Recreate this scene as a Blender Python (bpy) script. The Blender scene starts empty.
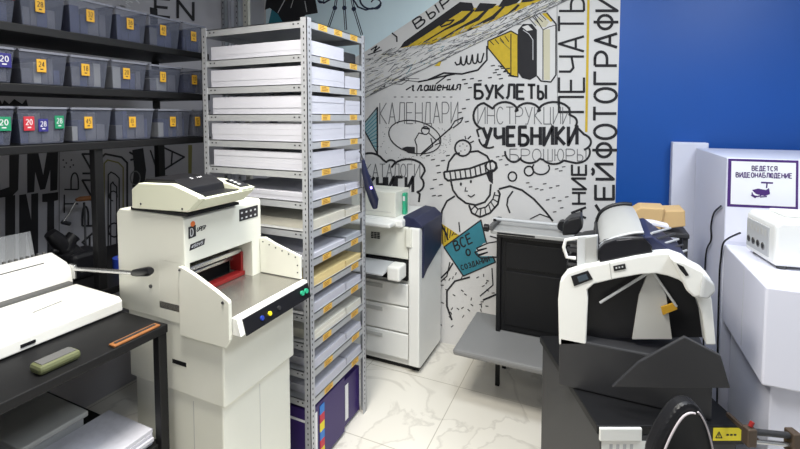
import bpy, bmesh, math, random
from mathutils import Vector, Matrix
from mathutils.geometry import tessellate_polygon
random.seed(7)
PI = math.pi
scene = bpy.context.scene
COL = scene.collection

# ------------------------------------------------------------------ camera
F, PPX, PPY, HZ = 440.0, 400.0, 140.0, 117.0
CAMH, YAW, PITCH = 1.6, math.radians(24.4), math.atan((140.0-117.0)/440.0)
cam_d = bpy.data.cameras.new('camera')
cam = bpy.data.objects.new('camera', cam_d); COL.objects.link(cam)
cam.location = (0, 0, CAMH)
cam.rotation_euler = (PI/2-PITCH, 0, YAW)
cam_d.sensor_width = 36; cam_d.lens = 36*F/800
cam_d.shift_y = -(224.5-PPY)/800
cam_d.clip_start = .02
scene.camera = cam
RM = cam.rotation_euler.to_matrix()
CP = Vector((0, 0, CAMH))
def ray(x, y): return RM @ Vector(((x-PPX)/F, -(y-PPY)/F, -1))
def onX(x, y, X): r = ray(x, y); return CP + r*(X/r.x)
def onY(x, y, Y): r = ray(x, y); return CP + r*(Y/r.y)
def onZ(x, y, Z): r = ray(x, y); return CP + r*((Z-CAMH)/r.z)
R_ = Vector((math.cos(YAW), math.sin(YAW), 0)); F_ = Vector((-math.sin(YAW), math.cos(YAW), 0))
def onD(x, y, D):                      # on the upright plane D metres ahead
    r = ray(x, y); return CP + r*(D/r.dot(F_))

# ------------------------------------------------------------------ materials
def mat(name, col, rough=.5, metal=0, noise=0, nscale=8, bump=0, bscale=60, alpha=1, emit=0, trans=0, stripes=None, spec=.5):
    m = bpy.data.materials.new(name); m.use_nodes = True
    nt = m.node_tree; b = nt.nodes['Principled BSDF']
    def new(t): return nt.nodes.new(t)
    c = (*col, 1)
    b.inputs['Base Color'].default_value = c
    b.inputs['Roughness'].default_value = rough; b.inputs['Metallic'].default_value = metal
    b.inputs['Alpha'].default_value = alpha
    b.inputs['Specular IOR Level'].default_value = spec
    if trans: b.inputs['Transmission Weight'].default_value = trans
    if emit:
        b.inputs['Emission Color'].default_value = c; b.inputs['Emission Strength'].default_value = emit
    tc = new('ShaderNodeTexCoord')
    if noise or True:
        n = new('ShaderNodeTexNoise'); n.inputs['Scale'].default_value = nscale; n.inputs['Detail'].default_value = 4
        nt.links.new(tc.outputs['Object'], n.inputs['Vector'])
        mx = new('ShaderNodeMix'); mx.data_type = 'RGBA'; mx.blend_type = 'MIX'
        k = max(noise, .03)
        mx.inputs[6].default_value = (*[v*(1-k) for v in col], 1); mx.inputs[7].default_value = (*[min(1, v*(1+k)) for v in col], 1)
        nt.links.new(n.outputs['Fac'], mx.inputs[0]); out = mx.outputs[2]
        if stripes:                     # thin horizontal sheet lines
            w = new('ShaderNodeTexWave'); w.wave_type = 'BANDS'; w.bands_direction = 'Z'
            w.inputs['Scale'].default_value = stripes; w.inputs['Distortion'].default_value = 1.5
            nt.links.new(tc.outputs['Object'], w.inputs['Vector'])
            m2 = new('ShaderNodeMix'); m2.data_type = 'RGBA'; m2.blend_type = 'MULTIPLY'
            cr = new('ShaderNodeMapRange'); cr.inputs[3].default_value = .84; cr.inputs[4].default_value = 1
            nt.links.new(w.outputs['Fac'], cr.inputs[0]); m2.inputs[0].default_value = 1
            nt.links.new(out, m2.inputs[6]); nt.links.new(cr.outputs[0], m2.inputs[7]); out = m2.outputs[2]
        nt.links.new(out, b.inputs['Base Color'])
    if bump:
        n2 = new('ShaderNodeTexNoise'); n2.inputs['Scale'].default_value = bscale
        bp = new('ShaderNodeBump'); bp.inputs['Strength'].default_value = bump; bp.inputs['Distance'].default_value = .002
        nt.links.new(tc.outputs['Object'], n2.inputs['Vector']); nt.links.new(n2.outputs['Fac'], bp.inputs['Height'])
        nt.links.new(bp.outputs['Normal'], b.inputs['Normal'])
    return m
M = {}
def mm(k, *a, **kw): M[k] = mat(k, *a, **kw)
mm('mural_base', (.70, .685, .67), .75, noise=.04, nscale=3)
mm('ink', (.018, .017, .02), .8)
mm('ink_grey', (.16, .16, .165), .8)
mm('ink_yellow', (.62, .43, .03), .8, noise=.2, nscale=40)
mm('ink_cream', (.62, .58, .42), .8)
mm('ink_teal', (.035, .21, .27), .8, noise=.15, nscale=20)
mm('ink_paleteal', (.30, .43, .45), .8)
mm('ink_sky', (.74, .90, 1.0), .8, noise=.08, nscale=2)
mm('ink_navy', (.02, .03, .07), .8)
mm('ink_olive', (.20, .18, .06), .8)
mm('blue_paint', (.005, .078, .36), .42, noise=.15, nscale=1.5)
mm('left_wall', (.42, .41, .44), .8, noise=.05)
mm('wall_white', (.42, .42, .42), .8)
mm('ceiling_white', (.75, .75, .73), .9)
mm('steel', (.50, .51, .54), .42, metal=.35, noise=.10, nscale=25, bump=.1)
mm('steel_shelf', (.47, .48, .50), .45, metal=.3, noise=.10, nscale=20)
mm('hole', (.03, .03, .035), .8)
mm('tag_yellow', (.72, .45, .09), .6)
mm('tag_ink', (.30, .13, .02), .6)
mm('paper', (.60, .60, .67), .8, stripes=60)
mm('paper_warm', (.72, .70, .62), .8, stripes=60)
mm('paper_cream', (.66, .63, .54), .8, stripes=60)
mm('paper_yellow', (.78, .62, .30), .8, stripes=60)
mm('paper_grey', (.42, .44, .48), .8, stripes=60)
mm('machine', (.76, .76, .68), .42, noise=.03, bump=.05)
mm('machine_warm', (.74, .75, .60), .42, noise=.03)
mm('machine_grey', (.52, .52, .50), .5)
mm('table_steel', (.36, .35, .32), .25, metal=.75, noise=.12, nscale=6)
mm('chrome', (.60, .60, .60), .25, metal=.9)
mm('black_plastic', (.008, .008, .010), .4, spec=.35)
mm('black_gloss', (.008, .008, .011), .12)
mm('black_metal', (.006, .006, .007), .5, spec=.3)
mm('dark_grey', (.028, .028, .031), .5)
mm('grey_rubber', (.10, .10, .10), .7)
mm('red', (.28, .012, .012), .5)
mm('orange', (.75, .18, .04), .5)
mm('steel_grey', (.20, .20, .20), .5); mm('brown_metal', (.10, .07, .05), .45, metal=.4)
mm('green', (.03, .40, .22), .4)
mm('blue_tape', (.02, .05, .35), .4)
mm('wood', (.26, .10, .03), .5, noise=.3, nscale=30)
mm('kraft', (.62, .42, .20), .8, noise=.08)
mm('olive', (.10, .11, .05), .6)
mm('white_gloss', (.80, .80, .90), .28, noise=.02, nscale=1)
mm('white_panel', (.72, .73, .84), .4, noise=.04, nscale=2)
mm('silver', (.44, .44, .43), .4, metal=.3, noise=.08)
mm('offwhite', (.83, .83, .80), .35)
mm('light_grey', (.50, .51, .52), .45)
mm('navy', (.012, .016, .055), .5, noise=.3)
mm('indigo', (.03, .01, .12), .45)
mm('purple', (.06, .015, .15), .6)
mm('sign_white', (.84, .84, .86), .5)
mm('cyan', (.02, .20, .62), .5); mm('magenta', (.55, .02, .05), .5); mm('yellow', (.85, .70, .02), .5)
mm('tub', (.10, .11, .15), .35, alpha=.55, noise=.2, nscale=12)
mm('tub_rim', (.22, .23, .28), .35, alpha=.8)
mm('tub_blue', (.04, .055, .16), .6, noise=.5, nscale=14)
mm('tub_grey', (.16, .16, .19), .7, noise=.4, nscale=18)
mm('clear', (.8, .82, .85), .12, alpha=.20)
mm('stick_yellow', (.58, .32, .02), .6); mm('stick_red', (.42, .015, .03), .6)
mm('stick_navy', (.015, .012, .16), .6); mm('stick_green', (.0, .20, .09), .6); mm('stick_white', (.6, .6, .62), .6)
mm('led', (.3, .2, 1), .4, emit=6)
mm('screen', (.05, .07, .09), .1)
mm('sole', (.55, .5, .52), .5)

def marble():
    m = bpy.data.materials.new('marble_tiles'); m.use_nodes = True; nt = m.node_tree; b = nt.nodes['Principled BSDF']
    tc = nt.nodes.new('ShaderNodeTexCoord')
    n = nt.nodes.new('ShaderNodeTexNoise'); n.inputs['Scale'].default_value = 1.6; n.inputs['Detail'].default_value = 7; n.inputs['Distortion'].default_value = 1.6
    nt.links.new(tc.outputs['Object'], n.inputs['Vector'])
    r = nt.nodes.new('ShaderNodeValToRGB'); e = r.color_ramp.elements
    e[0].position = .470; e[0].color = (.74, .71, .64, 1); e[1].position = .53; e[1].color = (.72, .69, .62, 1)
    k = e.new(.497); k.color = (.60, .57, .51, 1)
    nt.links.new(n.outputs['Fac'], r.inputs[0])
    br = nt.nodes.new('ShaderNodeTexBrick'); br.offset = 0
    br.inputs['Scale'].default_value = 1; br.inputs['Brick Width'].default_value = .6; br.inputs['Row Height'].default_value = .6
    br.inputs['Mortar Size'].default_value = .0025; br.inputs['Color1'].default_value = br.inputs['Color2'].default_value = (1, 1, 1, 1); br.inputs['Mortar'].default_value = (.62, .60, .57, 1)
    nt.links.new(tc.outputs['Object'], br.inputs['Vector'])
    mx = nt.nodes.new('ShaderNodeMix'); mx.data_type = 'RGBA'; mx.blend_type = 'MULTIPLY'; mx.inputs[0].default_value = 1
    nt.links.new(r.outputs[0], mx.inputs[6]); nt.links.new(br.outputs['Color'], mx.inputs[7]); nt.links.new(mx.outputs[2], b.inputs['Base Color'])
    b.inputs['Roughness'].default_value = .22
    M['marble'] = m
marble()

# ------------------------------------------------------------------ mesh builder
WM = {}
class MB:
    def __init__(s): s.v = []; s.f = []; s.m = []; s.sm = []; s.mats = []
    def mi(s, m):
        if m not in s.mats: s.mats.append(m)
        return s.mats.index(m)
    def add(s, vs, fs, m, smooth=False):
        o = len(s.v); s.v += [Vector(v) for v in vs]; i = s.mi(m)
        for f in fs: s.f.append([o+k for k in f]); s.m.append(i); s.sm.append(smooth)
    def bm(s, b, m, smooth=False, X=None):
        b.verts.ensure_lookup_table(); b.verts.index_update()
        vs = [(X @ v.co) if X else v.co.copy() for v in b.verts]
        s.add(vs, [[v.index for v in f.verts] for f in b.faces], m, smooth); b.free(); return s
    def box(s, lo, hi, m, bev=0, X=None, seg=2):
        lo = Vector(lo); hi = Vector(hi); b = bmesh.new(); bmesh.ops.create_cube(b, size=1)
        for v in b.verts: v.co = Vector([(lo[i]+hi[i])/2 + v.co[i]*abs(hi[i]-lo[i]) for i in range(3)])
        if bev:
            bv = min(bev, .45*min(abs(hi[i]-lo[i]) for i in range(3)))
            bmesh.ops.bevel(b, geom=list(b.edges), offset=bv, segments=seg, affect='EDGES', profile=.5)
        return s.bm(b, m, False, X)
    def prism(s, poly, a, axis, t0, t1, m, bev=0, X=None, smooth=False):
        # poly: 2-D points; axis: the extrude axis; a: map (u,v,t)->xyz by axis
        def P(u, v, t): return {'x': (t, u, v), 'y': (u, t, v), 'z': (u, v, t)}[axis]
        b = bmesh.new(); A = [b.verts.new(P(u, v, t0)) for u, v in poly]; B = [b.verts.new(P(u, v, t1)) for u, v in poly]
        n = len(poly); b.faces.new(A); b.faces.new(B[::-1])
        for i in range(n): b.faces.new((A[i], B[i], B[(i+1) % n], A[(i+1) % n]))
        bmesh.ops.recalc_face_normals(b, faces=list(b.faces))
        if bev: bmesh.ops.bevel(b, geom=list(b.edges), offset=bev, segments=2, affect='EDGES', profile=.5)
        bmesh.ops.triangulate(b, faces=[f for f in b.faces if len(f.verts) > 4])
        return s.bm(b, m, smooth, X)
    def tube(s, pts, r, m, n=10, caps=True, smooth=True):
        pts = [Vector(p) for p in pts]; rs = r if isinstance(r, (list, tuple)) else [r]*len(pts)
        vs = []; up = Vector((0, 0, 1)); prev = None
        for i, p in enumerate(pts):
            d = (pts[min(i+1, len(pts)-1)]-pts[max(i-1, 0)]).normalized()
            if prev is None:
                a = d.cross(up if abs(d.z) < .9 else Vector((1, 0, 0))).normalized()
            else: a = (prev-d*prev.dot(d)).normalized()
            prev = a; b_ = d.cross(a)
            for k in range(n): t = 2*PI*k/n; vs.append(p+(a*math.cos(t)+b_*math.sin(t))*rs[i])
        fs = []
        for i in range(len(pts)-1):
            for k in range(n): fs.append((i*n+k, i*n+(k+1) % n, (i+1)*n+(k+1) % n, (i+1)*n+k))
        s.add(vs, fs, m, smooth)
        if caps: s.add([vs[k] for k in range(n)], [list(range(n))[::-1]], m); s.add(vs[-n:], [list(range(n))], m)
        return s
    def cyl(s, p, q, r, m, n=20): return s.tube([p, q], r, m, n)
    def lathe(s, prof, c, m, n=28):
        vs = []; fs = []
        for r, z in prof:
            for k in range(n): t = 2*PI*k/n; vs.append((c[0]+r*math.cos(t), c[1]+r*math.sin(t), c[2]+z))
        for i in range(len(prof)-1):
            for k in range(n): fs.append((i*n+k, i*n+(k+1) % n, (i+1)*n+(k+1) % n, (i+1)*n+k))
        s.add(vs, fs, m, True); return s
    def quad(s, a, b, c, d, m): s.add([a, b, c, d], [(0, 1, 2, 3)], m); return s
    def build(s, name, parent=None, kind=None, label=None, cat=None, group=None, bevel=0):
        me = bpy.data.meshes.new(name); o = bpy.data.objects.new(name, me)
        if parent is not None:
            X = WM[parent].inverted(); vs = [X @ v for v in s.v]; o.parent = parent; WM[o] = WM[parent].copy()
        else:
            lo = Vector([min(v[i] for v in s.v) for i in range(3)]); hi = Vector([max(v[i] for v in s.v) for i in range(3)])
            c = Vector(((lo.x+hi.x)/2, (lo.y+hi.y)/2, lo.z)); vs = [v-c for v in s.v]; o.location = c; WM[o] = Matrix.Translation(c)
        me.from_pydata([tuple(v) for v in vs], [], s.f); me.update()
        for m in s.mats: me.materials.append(M[m])
        for i, p in enumerate(me.polygons): p.material_index = s.m[i]; p.use_smooth = s.sm[i]
        COL.objects.link(o)
        if bevel:
            bv = o.modifiers.new('bevel', 'BEVEL'); bv.width = bevel; bv.segments = 2; bv.limit_method = 'ANGLE'; bv.angle_limit = math.radians(40)
        for k, v in (('kind', kind), ('label', label), ('category', cat), ('group', group)):
            if v: o[k] = v
        return o
def root(name, loc, label, cat, group=None, rz=0):
    o = bpy.data.objects.new(name, None); COL.objects.link(o); o.empty_display_size = .1
    o.location = loc; o.rotation_euler = (0, 0, rz); o['label'] = label; o['category'] = cat
    if group: o['group'] = group
    WM[o] = Matrix.Translation(Vector(loc)) @ Matrix.Rotation(rz, 4, 'Z'); return o
def XF(loc, rz=0): return Matrix.Translation(Vector(loc)) @ Matrix.Rotation(rz, 4, 'Z')

# ------------------------------------------------------------------ stroke lettering
def arc(cx, cy, rx, ry, a0, a1, n=10):
    return [(cx+rx*math.cos(math.radians(a0+(a1-a0)*i/n)), cy+ry*math.sin(math.radians(a0+(a1-a0)*i/n))) for i in range(n+1)]
O_ = arc(.5, .5, .5, .5, 90, 450, 18)
def bowl(y0, y1, x=1): return [(0, y1), (x*.5, y1)] + arc(x*.5, (y0+y1)/2, x*.5, (y1-y0)/2, 90, -90, 8) + [(0, y0)]
G = {
'А': [[(0, 0), (.5, 1), (1, 0)], [(.2, .33), (.8, .33)]], 'Б': [[(.85, 1), (0, 1), (0, 0)], bowl(0, .55)],
'В': [[(0, 0), (0, 1)], bowl(.53, 1, .85), bowl(0, .53)], 'Г': [[(0, 0), (0, 1), (.9, 1)]],
'Д': [[(-.05, -.15), (-.05, 0), (1.05, 0), (1.05, -.15)], [(.12, 0), (.3, 1), (.85, 1), (.85, 0)]],
'Е': [[(.95, 1), (0, 1), (0, 0), (.95, 0)], [(0, .52), (.8, .52)]], 'Ж': [[(.5, 0), (.5, 1)], [(0, 1), (.5, .5), (1, 1)], [(0, 0), (.5, .5), (1, 0)]],
'З': [arc(.45, .74, .45, .26, 150, -90, 8)+arc(.45, .27, .5, .27, 90, -150, 8)],
'И': [[(0, 1), (0, 0), (1, 1), (1, 0)]], 'К': [[(0, 0), (0, 1)], [(.95, 1), (.05, .5), (1, 0)]],
'Л': [[(0, 0), (.25, .2), (.35, 1), (1, 1), (1, 0)]], 'М': [[(0, 0), (0, 1), (.5, .3), (1, 1), (1, 0)]], 'Н': [[(0, 0), (0, 1)], [(1, 0), (1, 1)], [(0, .5), (1, .5)]],
'О': [O_], 'П': [[(0, 0), (0, 1), (1, 1), (1, 0)]], 'Р': [[(0, 0), (0, 1)], bowl(.45, 1)],
'С': [arc(.5, .5, .5, .5, 45, 315, 14)], 'Т': [[(0, 1), (1, 1)], [(.5, 1), (.5, 0)]],
'У': [[(0, 1), (.5, .4)], [(1, 1), (.35, 0), (.05, 0)]], 'Ф': [arc(.5, .55, .5, .33, 0, 360, 16), [(.5, -.05), (.5, 1.08)]],
'Ц': [[(0, 1), (0, 0), (.9, 0), (.9, 1)], [(.9, 0), (1.05, 0), (1.05, -.18)]], 'Ч': [[(0, 1), (0, .55), (.25, .42), (1, .5)], [(1, 1), (1, 0)]],
'Ш': [[(0, 1), (0, 0), (1, 0), (1, 1)], [(.5, 0), (.5, 1)]], 'Ь': [[(0, 1), (0, 0)], bowl(0, .52, .9)],
'Ы': [[(0, 1), (0, 0)], bowl(0, .52, .65), [(1, 0), (1, 1)]], 'Ю': [[(0, 0), (0, 1)], [(0, .5), (.3, .5)], arc(.66, .5, .35, .5, 90, 450, 16)],
'Я': [[(1, 0), (1, 1), (.4, 1)]+arc(.4, .74, .35, .26, 90, 270, 8)+[(1, .48)], [(.5, .48), (0, 0)]],
'U': [[(0, 1), (0, .3)]+arc(.5, .3, .5, .3, 180, 360, 8)+[(1, 1)]], 'N': [[(0, 0), (0, 1), (1, 0), (1, 1)]], 'I': [[(.5, 0), (.5, 1)]],
'D': [[(0, 0), (0, 1)], bowl(0, 1)], 'V': [[(0, 1), (.5, 0), (1, 1)]], 'S': [arc(.5, .75, .45, .25, 30, 270, 8)+arc(.5, .25, .45, .25, 90, -150, 8)],
'0': [arc(.5, .5, .42, .5, 90, 450, 14)], '1': [[(.2, .75), (.55, 1), (.55, 0)]],
'2': [arc(.5, .72, .42, .28, 160, -30, 8)+[(.05, 0), (.95, 0)]], '4': [[(.7, 0), (.7, 1), (.05, .3), (.95, .3)]],
'5': [[(.9, 1), (.15, 1), (.1, .55)]+arc(.45, .32, .45, .32, 110, -140, 8)], '6': [[(.75, 1), (.2, .55)]+arc(.5, .3, .42, .3, 150, 510, 12)],
'8': [arc(.5, .74, .36, .26, 90, 450, 12), arc(.5, .25, .44, .25, 90, 450, 12)], '9': [arc(.5, .7, .42, .3, -30, 330, 12)+[(.25, 0)]],
'-': [[(.1, .5), (.9, .5)]], '.': [[(.45, .02), (.55, .02)]],
'г': [[(.0, .5), (.3, .6), (.3, .1), (.6, 0)]], 'л': [[(0, 0), (.35, .6), (.6, .6), (.6, .05), (1, .1)]], 'а': [arc(.4, .3, .35, .3, 40, 400, 10), [(.8, .6), (.75, .05), (1, .1)]],
'ш': [[(0, .6), (.0, .05), (.35, .05), (.4, .6), (.4, .05), (.8, .05), (.8, .6), (.85, .05), (1, .1)]], 'е': [[(.1, .3), (.8, .35)]+arc(.45, .3, .38, .3, 20, 320, 9)],
'н': [[(0, .6), (0, 0)], [(0, .3), (.75, .35)], [(.75, .6), (.75, .05), (1, .1)]], 'и': [[(0, .6), (0, .05), (.35, .05), (.7, .6), (.7, .05), (1, .1)]],
'я': [[(0, 0), (.35, .3)]+arc(.5, .45, .3, .17, 200, 60, 6)+[(.8, .6), (.8, .0)]], 'м': [[(0, 0), (.3, .6), (.45, .1), (.75, .6), (.85, .05)]],
}
G['3'] = G['З']; G['7'] = [[(0, 1), (1, 1), (.35, 0)]]
G['Й'] = G['И'] + [arc(.5, 1.22, .2, .12, 180, 360, 5)]
G['Ё'] = G['Е'] + [[(.25, 1.18), (.3, 1.2)], [(.65, 1.18), (.7, 1.2)]]
G['M'] = G['М']; G['T'] = G['Т']; G['E'] = G['Е']; G['P'] = G['Р']; G['O'] = G['О']; G['A'] = G['А']; G['R'] = G['Р']+[[(.5, .45), (1, 0)]]
def text_lines(s, p0, du, dv, gap=.28):
    """p0 baseline start (2-D), du full advance of the string, dv the cap height vector"""
    n = len(s); cell = 1.0/(n-gap/(1+gap)*1.0) if n > 1 else 1
    w = cell*(1-gap/(1+gap)); out = []
    for i, ch in enumerate(s):
        for pl in G.get(ch, []):
            q = []
            for u, v in pl:
                a = i*cell + u*w
                q.append((p0[0]+du[0]*a+dv[0]*v, p0[1]+du[1]*a+dv[1]*v))
            out.append(q)
    return out
class Ink:
    """2-D drawing projected on a surface through fn(x, y, lift)."""
    def __init__(s, mb, fn): s.mb = mb; s.fn = fn; s.k = 0
    def lift(s): s.k += 1; return s.k
    def fill(s, poly, m, L=1):
        tri = tessellate_polygon([[Vector((x, y, 0)) for x, y in poly]])
        s.mb.add([s.fn(x, y, L) for x, y in poly], [list(t) for t in tri], m)
    def line(s, pl, w, m='ink', L=3, closed=False, round_=True):
        if closed: pl = list(pl)+[pl[0]]
        w /= 2
        for i in range(len(pl)-1):
            (x0, y0), (x1, y1) = pl[i], pl[i+1]; d = math.hypot(x1-x0, y1-y0)
            if d < 1e-9: continue
            nx, ny = -(y1-y0)/d*w, (x1-x0)/d*w
            s.mb.add([s.fn(x0+nx, y0+ny, L), s.fn(x1+nx, y1+ny, L), s.fn(x1-nx, y1-ny, L), s.fn(x0-nx, y0-ny, L)], [(0, 1, 2, 3)], m)
        if round_:
            for (x, y) in pl[1:-1] if not closed else pl: s.dot(x, y, w, m, L+.15)
    def dot(s, x, y, r, m='ink', L=3, ry=None, n=8):
        ry = ry or r
        s.mb.add([s.fn(x+r*math.cos(2*PI*k/n), y+ry*math.sin(2*PI*k/n), L) for k in range(n)], [list(range(n))], m)
    def text(s, t, p0, du, dv, w, m='ink', L=3, gap=.28, round_=True):
        for q in text_lines(t, p0, du, dv, gap): s.line(q, w, m, L, round_=round_)
def face_ink(mb, o, u, v, nrm, step=.0006):
    o, u, v, nrm = map(Vector, (o, u, v, nrm))
    return Ink(mb, lambda x, y, L: o+u*x+v*y+nrm*(step*L))

# ================================================================== THE ROOM
XW, YW, XR, YF, HC = -2.55, 2.90, 2.3, -1.6, 2.8
MB().box((XW-.1, YF-.1, -.05), (XR+.1, YW+.1, 0), 'marble').build('floor', kind='structure')
MB().box((XW-.1, YF-.1, HC), (XR+.1, YW+.1, HC+.05), 'ceiling_white').build('ceiling', kind='structure')
xe = onY(620.5, 0, YW).x
wb = MB(); wb.box((XW-.1, YW, 0), (xe, YW+.1, HC), 'mural_base'); wb.box((xe, YW, 0), (XR+.1, YW+.1, HC), 'blue_paint')
wall_back = wb.build('wall_back', kind='structure')
wall_left = MB().box((XW-.1, YF, 0), (XW, YW, HC), 'left_wall').build('wall_left', kind='structure')
MB().box((XR, YF, 0), (XR+.1, YW, HC), 'wall_white').build('wall_right', kind='structure')
MB().box((XW-.1, YF-.1, 0), (XR+.1, YF, HC), 'wall_white').build('wall_front', kind='structure')

# ---- the printed mural on the back wall
mu = MB(); K = Ink(mu, lambda x, y, L: onY(x, y, YW) + Vector((0, -.0009*L, 0)))
K.fill([(266, -40), (480, -40), (440, 0), (424, 12), (400, 28), (366, 51), (340, 66), (300, 70), (266, 70)], 'ink_sky', 1)
# black cape-like figure with white seams, a scrap of teal beside it
K.fill([(268, 26), (272, 8), (287, 8), (287, 30)], 'ink_teal', 1.5)
K.fill([(265, 10), (269, -20), (312, -20), (318, 13), (306, 15), (299, 23), (290, 34), (278, 14), (270, 8)], 'ink', 2)
K.line([(285, 0), (278, 13)], .8, 'stick_white', 3); K.line([(305, 1), (307, 12)], .8, 'stick_white', 3); K.line([(294, -2), (291, 8)], .6, 'stick_white', 3)
# hanging rig of jointed rods and curls
for pl in ([(338, -10), (335, 8), (328, 29)], [(344, -10), (344.5, 8), (346, 30)], [(350, -10), (354, 9), (362, 35)]):
    K.line(pl, 2.6, 'ink_navy', 2); K.line(pl, .8, 'ink_sky', 2.6)
    K.dot(pl[1][0], pl[1][1], 2.4, 'ink_navy', 3)
K.line(arc(371, -1, 11, 10, 20, 200, 12), 1.8, 'ink_navy', 2); K.line(arc(376, 4, 5, 5, -160, 130, 10), 1.4, 'ink_navy', 2)
K.line([(352, -3), (358, 7), (366, 10), (373, 8)], 1.6, 'ink_navy', 2)
K.line([(319, 1), (324, 3), (331, -1), (335, -6)], 1.8, 'ink_navy', 2); K.line(arc(321, 0, 3, 3, 0, 300, 8), 1.2, 'ink_navy', 2)
# slanted word and the yellow raised letters
K.text('ВЫР', (417, 29), (36, -26), (-4.5, -8), 1.6, gap=.5)
K.line([(392, 33), (397, 37), (397, 42)], 1.4); K.line([(371, 50), (377, 46), (374, 52), (380, 47)], 1.3); K.line([(368, 55), (382, 50)], 1)
K.fill([(401, 48), (464, 10), (474, 8), (520, 3), (531, -15), (570, -15), (552, 4), (512, 23), (470, 41), (452, 46), (438, 44), (421, 45)], 'ink_yellow', 1)
K.fill([(400, 48), (404, 42), (460, 2), (472, 3), (474, 8), (471, 11), (462, 11), (408, 46)], 'ink', 2)
for i in range(6):
    dx = 15*i; dy = -1.6*i
    K.fill([(422+dx, 44+dy), (424+dx, 41.5+dy), (446+dx, 28+dy), (462+dx, 19+dy), (473+dx, 9+dy), (475+dx, 10+dy), (464+dx, 22+dy), (445+dx, 30.5+dy)], 'ink', 2)
for dx in (0, 24, 47): K.fill([(474+dx, 12-dx*.2), (480+dx, 3-dx*.2), (497+dx, 4-dx*.2), (493+dx, 8-dx*.2), (484+dx, 11-dx*.2)], 'ink', 2.4)
K.line([(440, 26), (446, 21), (454, 20), (450, 24), (441, 27)], 1.6); K.line([(466, 33), (474, 27)], 1.6)
# frayed diagonal bundle of lines
K.fill([(363, 62), (425, 47), (480, 27), (556, -6), (575, -12), (560, 3), (363, 97)], 'mural_base', 3.2)
for i in range(520):
    t = random.random()**1.2; v = random.random()
    top = Vector((363, 58)).lerp(Vector((560, -6)), t); bot = Vector((363, 99)).lerp(Vector((566, 1)), t); top.y += 5*math.sin(PI*t)
    x, y = top.lerp(bot, v); a = math.atan2(-98, 200)+random.gauss(0, .18); ln = random.uniform(2, 11)
    m = random.choice(['ink', 'ink_grey', 'ink_grey', 'ink_grey', 'light_grey', 'light_grey', 'ink_cream'] + (['ink_teal'] if .2 < t < .4 else []))
    K.line([(x, y), (x+ln*math.cos(a), y+ln*math.sin(a))], random.uniform(.3, .75), m, 3.4+random.random(), round_=False)
for dv in (0, 1, 2): K.line([(363, 99-dv*5), (420, 71-dv*4.5), (480, 42-dv*3.5), (566, 1-dv*2.5)], .6, 'ink_grey', 4.6)
for i in range(26):
    x, y = random.uniform(362, 405), random.uniform(54, 84)
    K.line([(x, y), (x+random.uniform(5, 13), y+random.uniform(-3, 2)), (x+random.uniform(14, 20), y+random.uniform(-5, 3))], random.uniform(.5, 1.0), random.choice(['ink', 'ink_grey']), 2)
K.fill([(376, 68), (396, 62), (410, 67), (390, 74)], 'ink_grey', 1.2); K.fill([(378, 68), (396, 63.5), (407, 67), (390, 72)], 'mural_base', 1.5)
K.line([(404, 60), (416, 58), (424, 52)], 1.2); K.fill([(426, 50), (433, 47), (431, 51)], 'ink', 2); K.fill([(418, 66), (427, 60), (430, 63), (421, 67)], 'ink_teal', 2)
K.fill([(434, 66), (442, 60), (440, 66)], 'ink_yellow', 2)
# curl, script word, dashes
K.line([(487, 46), (487, 60), (478, 70), (462, 74), (444, 73), (428, 80)], 1.7)
K.line([(455, 74), (440, 77), (428, 80), (418, 82)], 1.5); K.line([(448, 75), (436, 84)], 1.2)
K.line([(455, 62), (457, 65), (460, 64), (461, 57)]+arc(463.5, 62.5, 2, 2.6, 180, 0, 6)+[(467, 56)]+arc(469, 61.5, 2, 2.6, 180, 0, 6)+[(472.5, 55)]+arc(475, 61, 2, 2.6, 180, 0, 6)+[(478, 54)]+arc(480, 60, 2, 2.6, 180, 0, 6)+[(484, 53)], 1.5)
K.text('глашения', (411, 91), (50, -1), (1.5, -9), 1.4, gap=.12)
K.line([(406, 90), (411, 87)], 1.2)
for x, y in [(462, 80), (470, 79), (478, 81), (488, 78), (447, 80), (491, 66), (495, 70), (500, 67), (503, 72), (497, 75), (506, 69), (499, 79), (508, 76), (464, 84), (468, 88), (493, 73)]:
    K.line([(x, y), (x+4, y-.6)], 1.1)
for i in range(9): K.line([(394+7*i, 97), (396.5+7*i, 97)], .8, 'ink_grey')
# books above the word
K.fill([(488, 48), (488, 41), (511, 31), (518, 35), (518, 77), (511, 76)], 'ink_yellow', 1.5)
K.line([(488, 48), (488, 41), (511, 31), (518, 35), (518, 77), (511, 76), (488, 48)], 1.2, L=3); K.line([(511, 76), (511, 34)], 1, L=3); K.line([(500, 40), (511, 50)], .6, 'ink_olive')
for i in range(4): K.line([(490+i*5, 41-i*1.6), (494+i*5, 45-i*1)], .8)
K.fill([(518, 30), (523, 24), (532, 24), (537, 30), (537, 76), (530, 80), (522, 78), (518, 72)], 'ink', 2)
K.line([(523, 30), (529, 34), (533, 40), (533, 60)], .7, 'stick_white', 3); K.fill([(522, 27), (528, 25), (533, 30), (527, 31)], 'mural_base', 2.6)
K.fill([(537, 24), (545, 18), (556, 25), (556, 74), (551, 82), (541, 81), (537, 76)], 'mural_base', 2.2); K.fill([(543, 30), (550, 29), (550, 80), (544, 80)], 'ink_cream', 2.6)
K.line([(537, 76), (541, 81), (551, 82), (556, 75), (556, 24), (546, 12), (538, 10)], 1.4, L=3); K.line([(543, 80), (543, 30), (534, 15)], .9, L=3); K.line([(556, 25), (549, 27), (543, 30)], .8, L=3)
for i in range(4): K.line([(528+3*i, 17-2*i), (536+3.4*i, 26-2*i)], .8, 'ink')
K.fill([(534, 22), (540, 16), (549, 22), (546, 27), (540, 27)], 'ink_cream', 2.7)
K.fill([(542, 14), (551, 22), (553, 20), (546, 11)], 'ink_yellow', 2.9)
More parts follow.
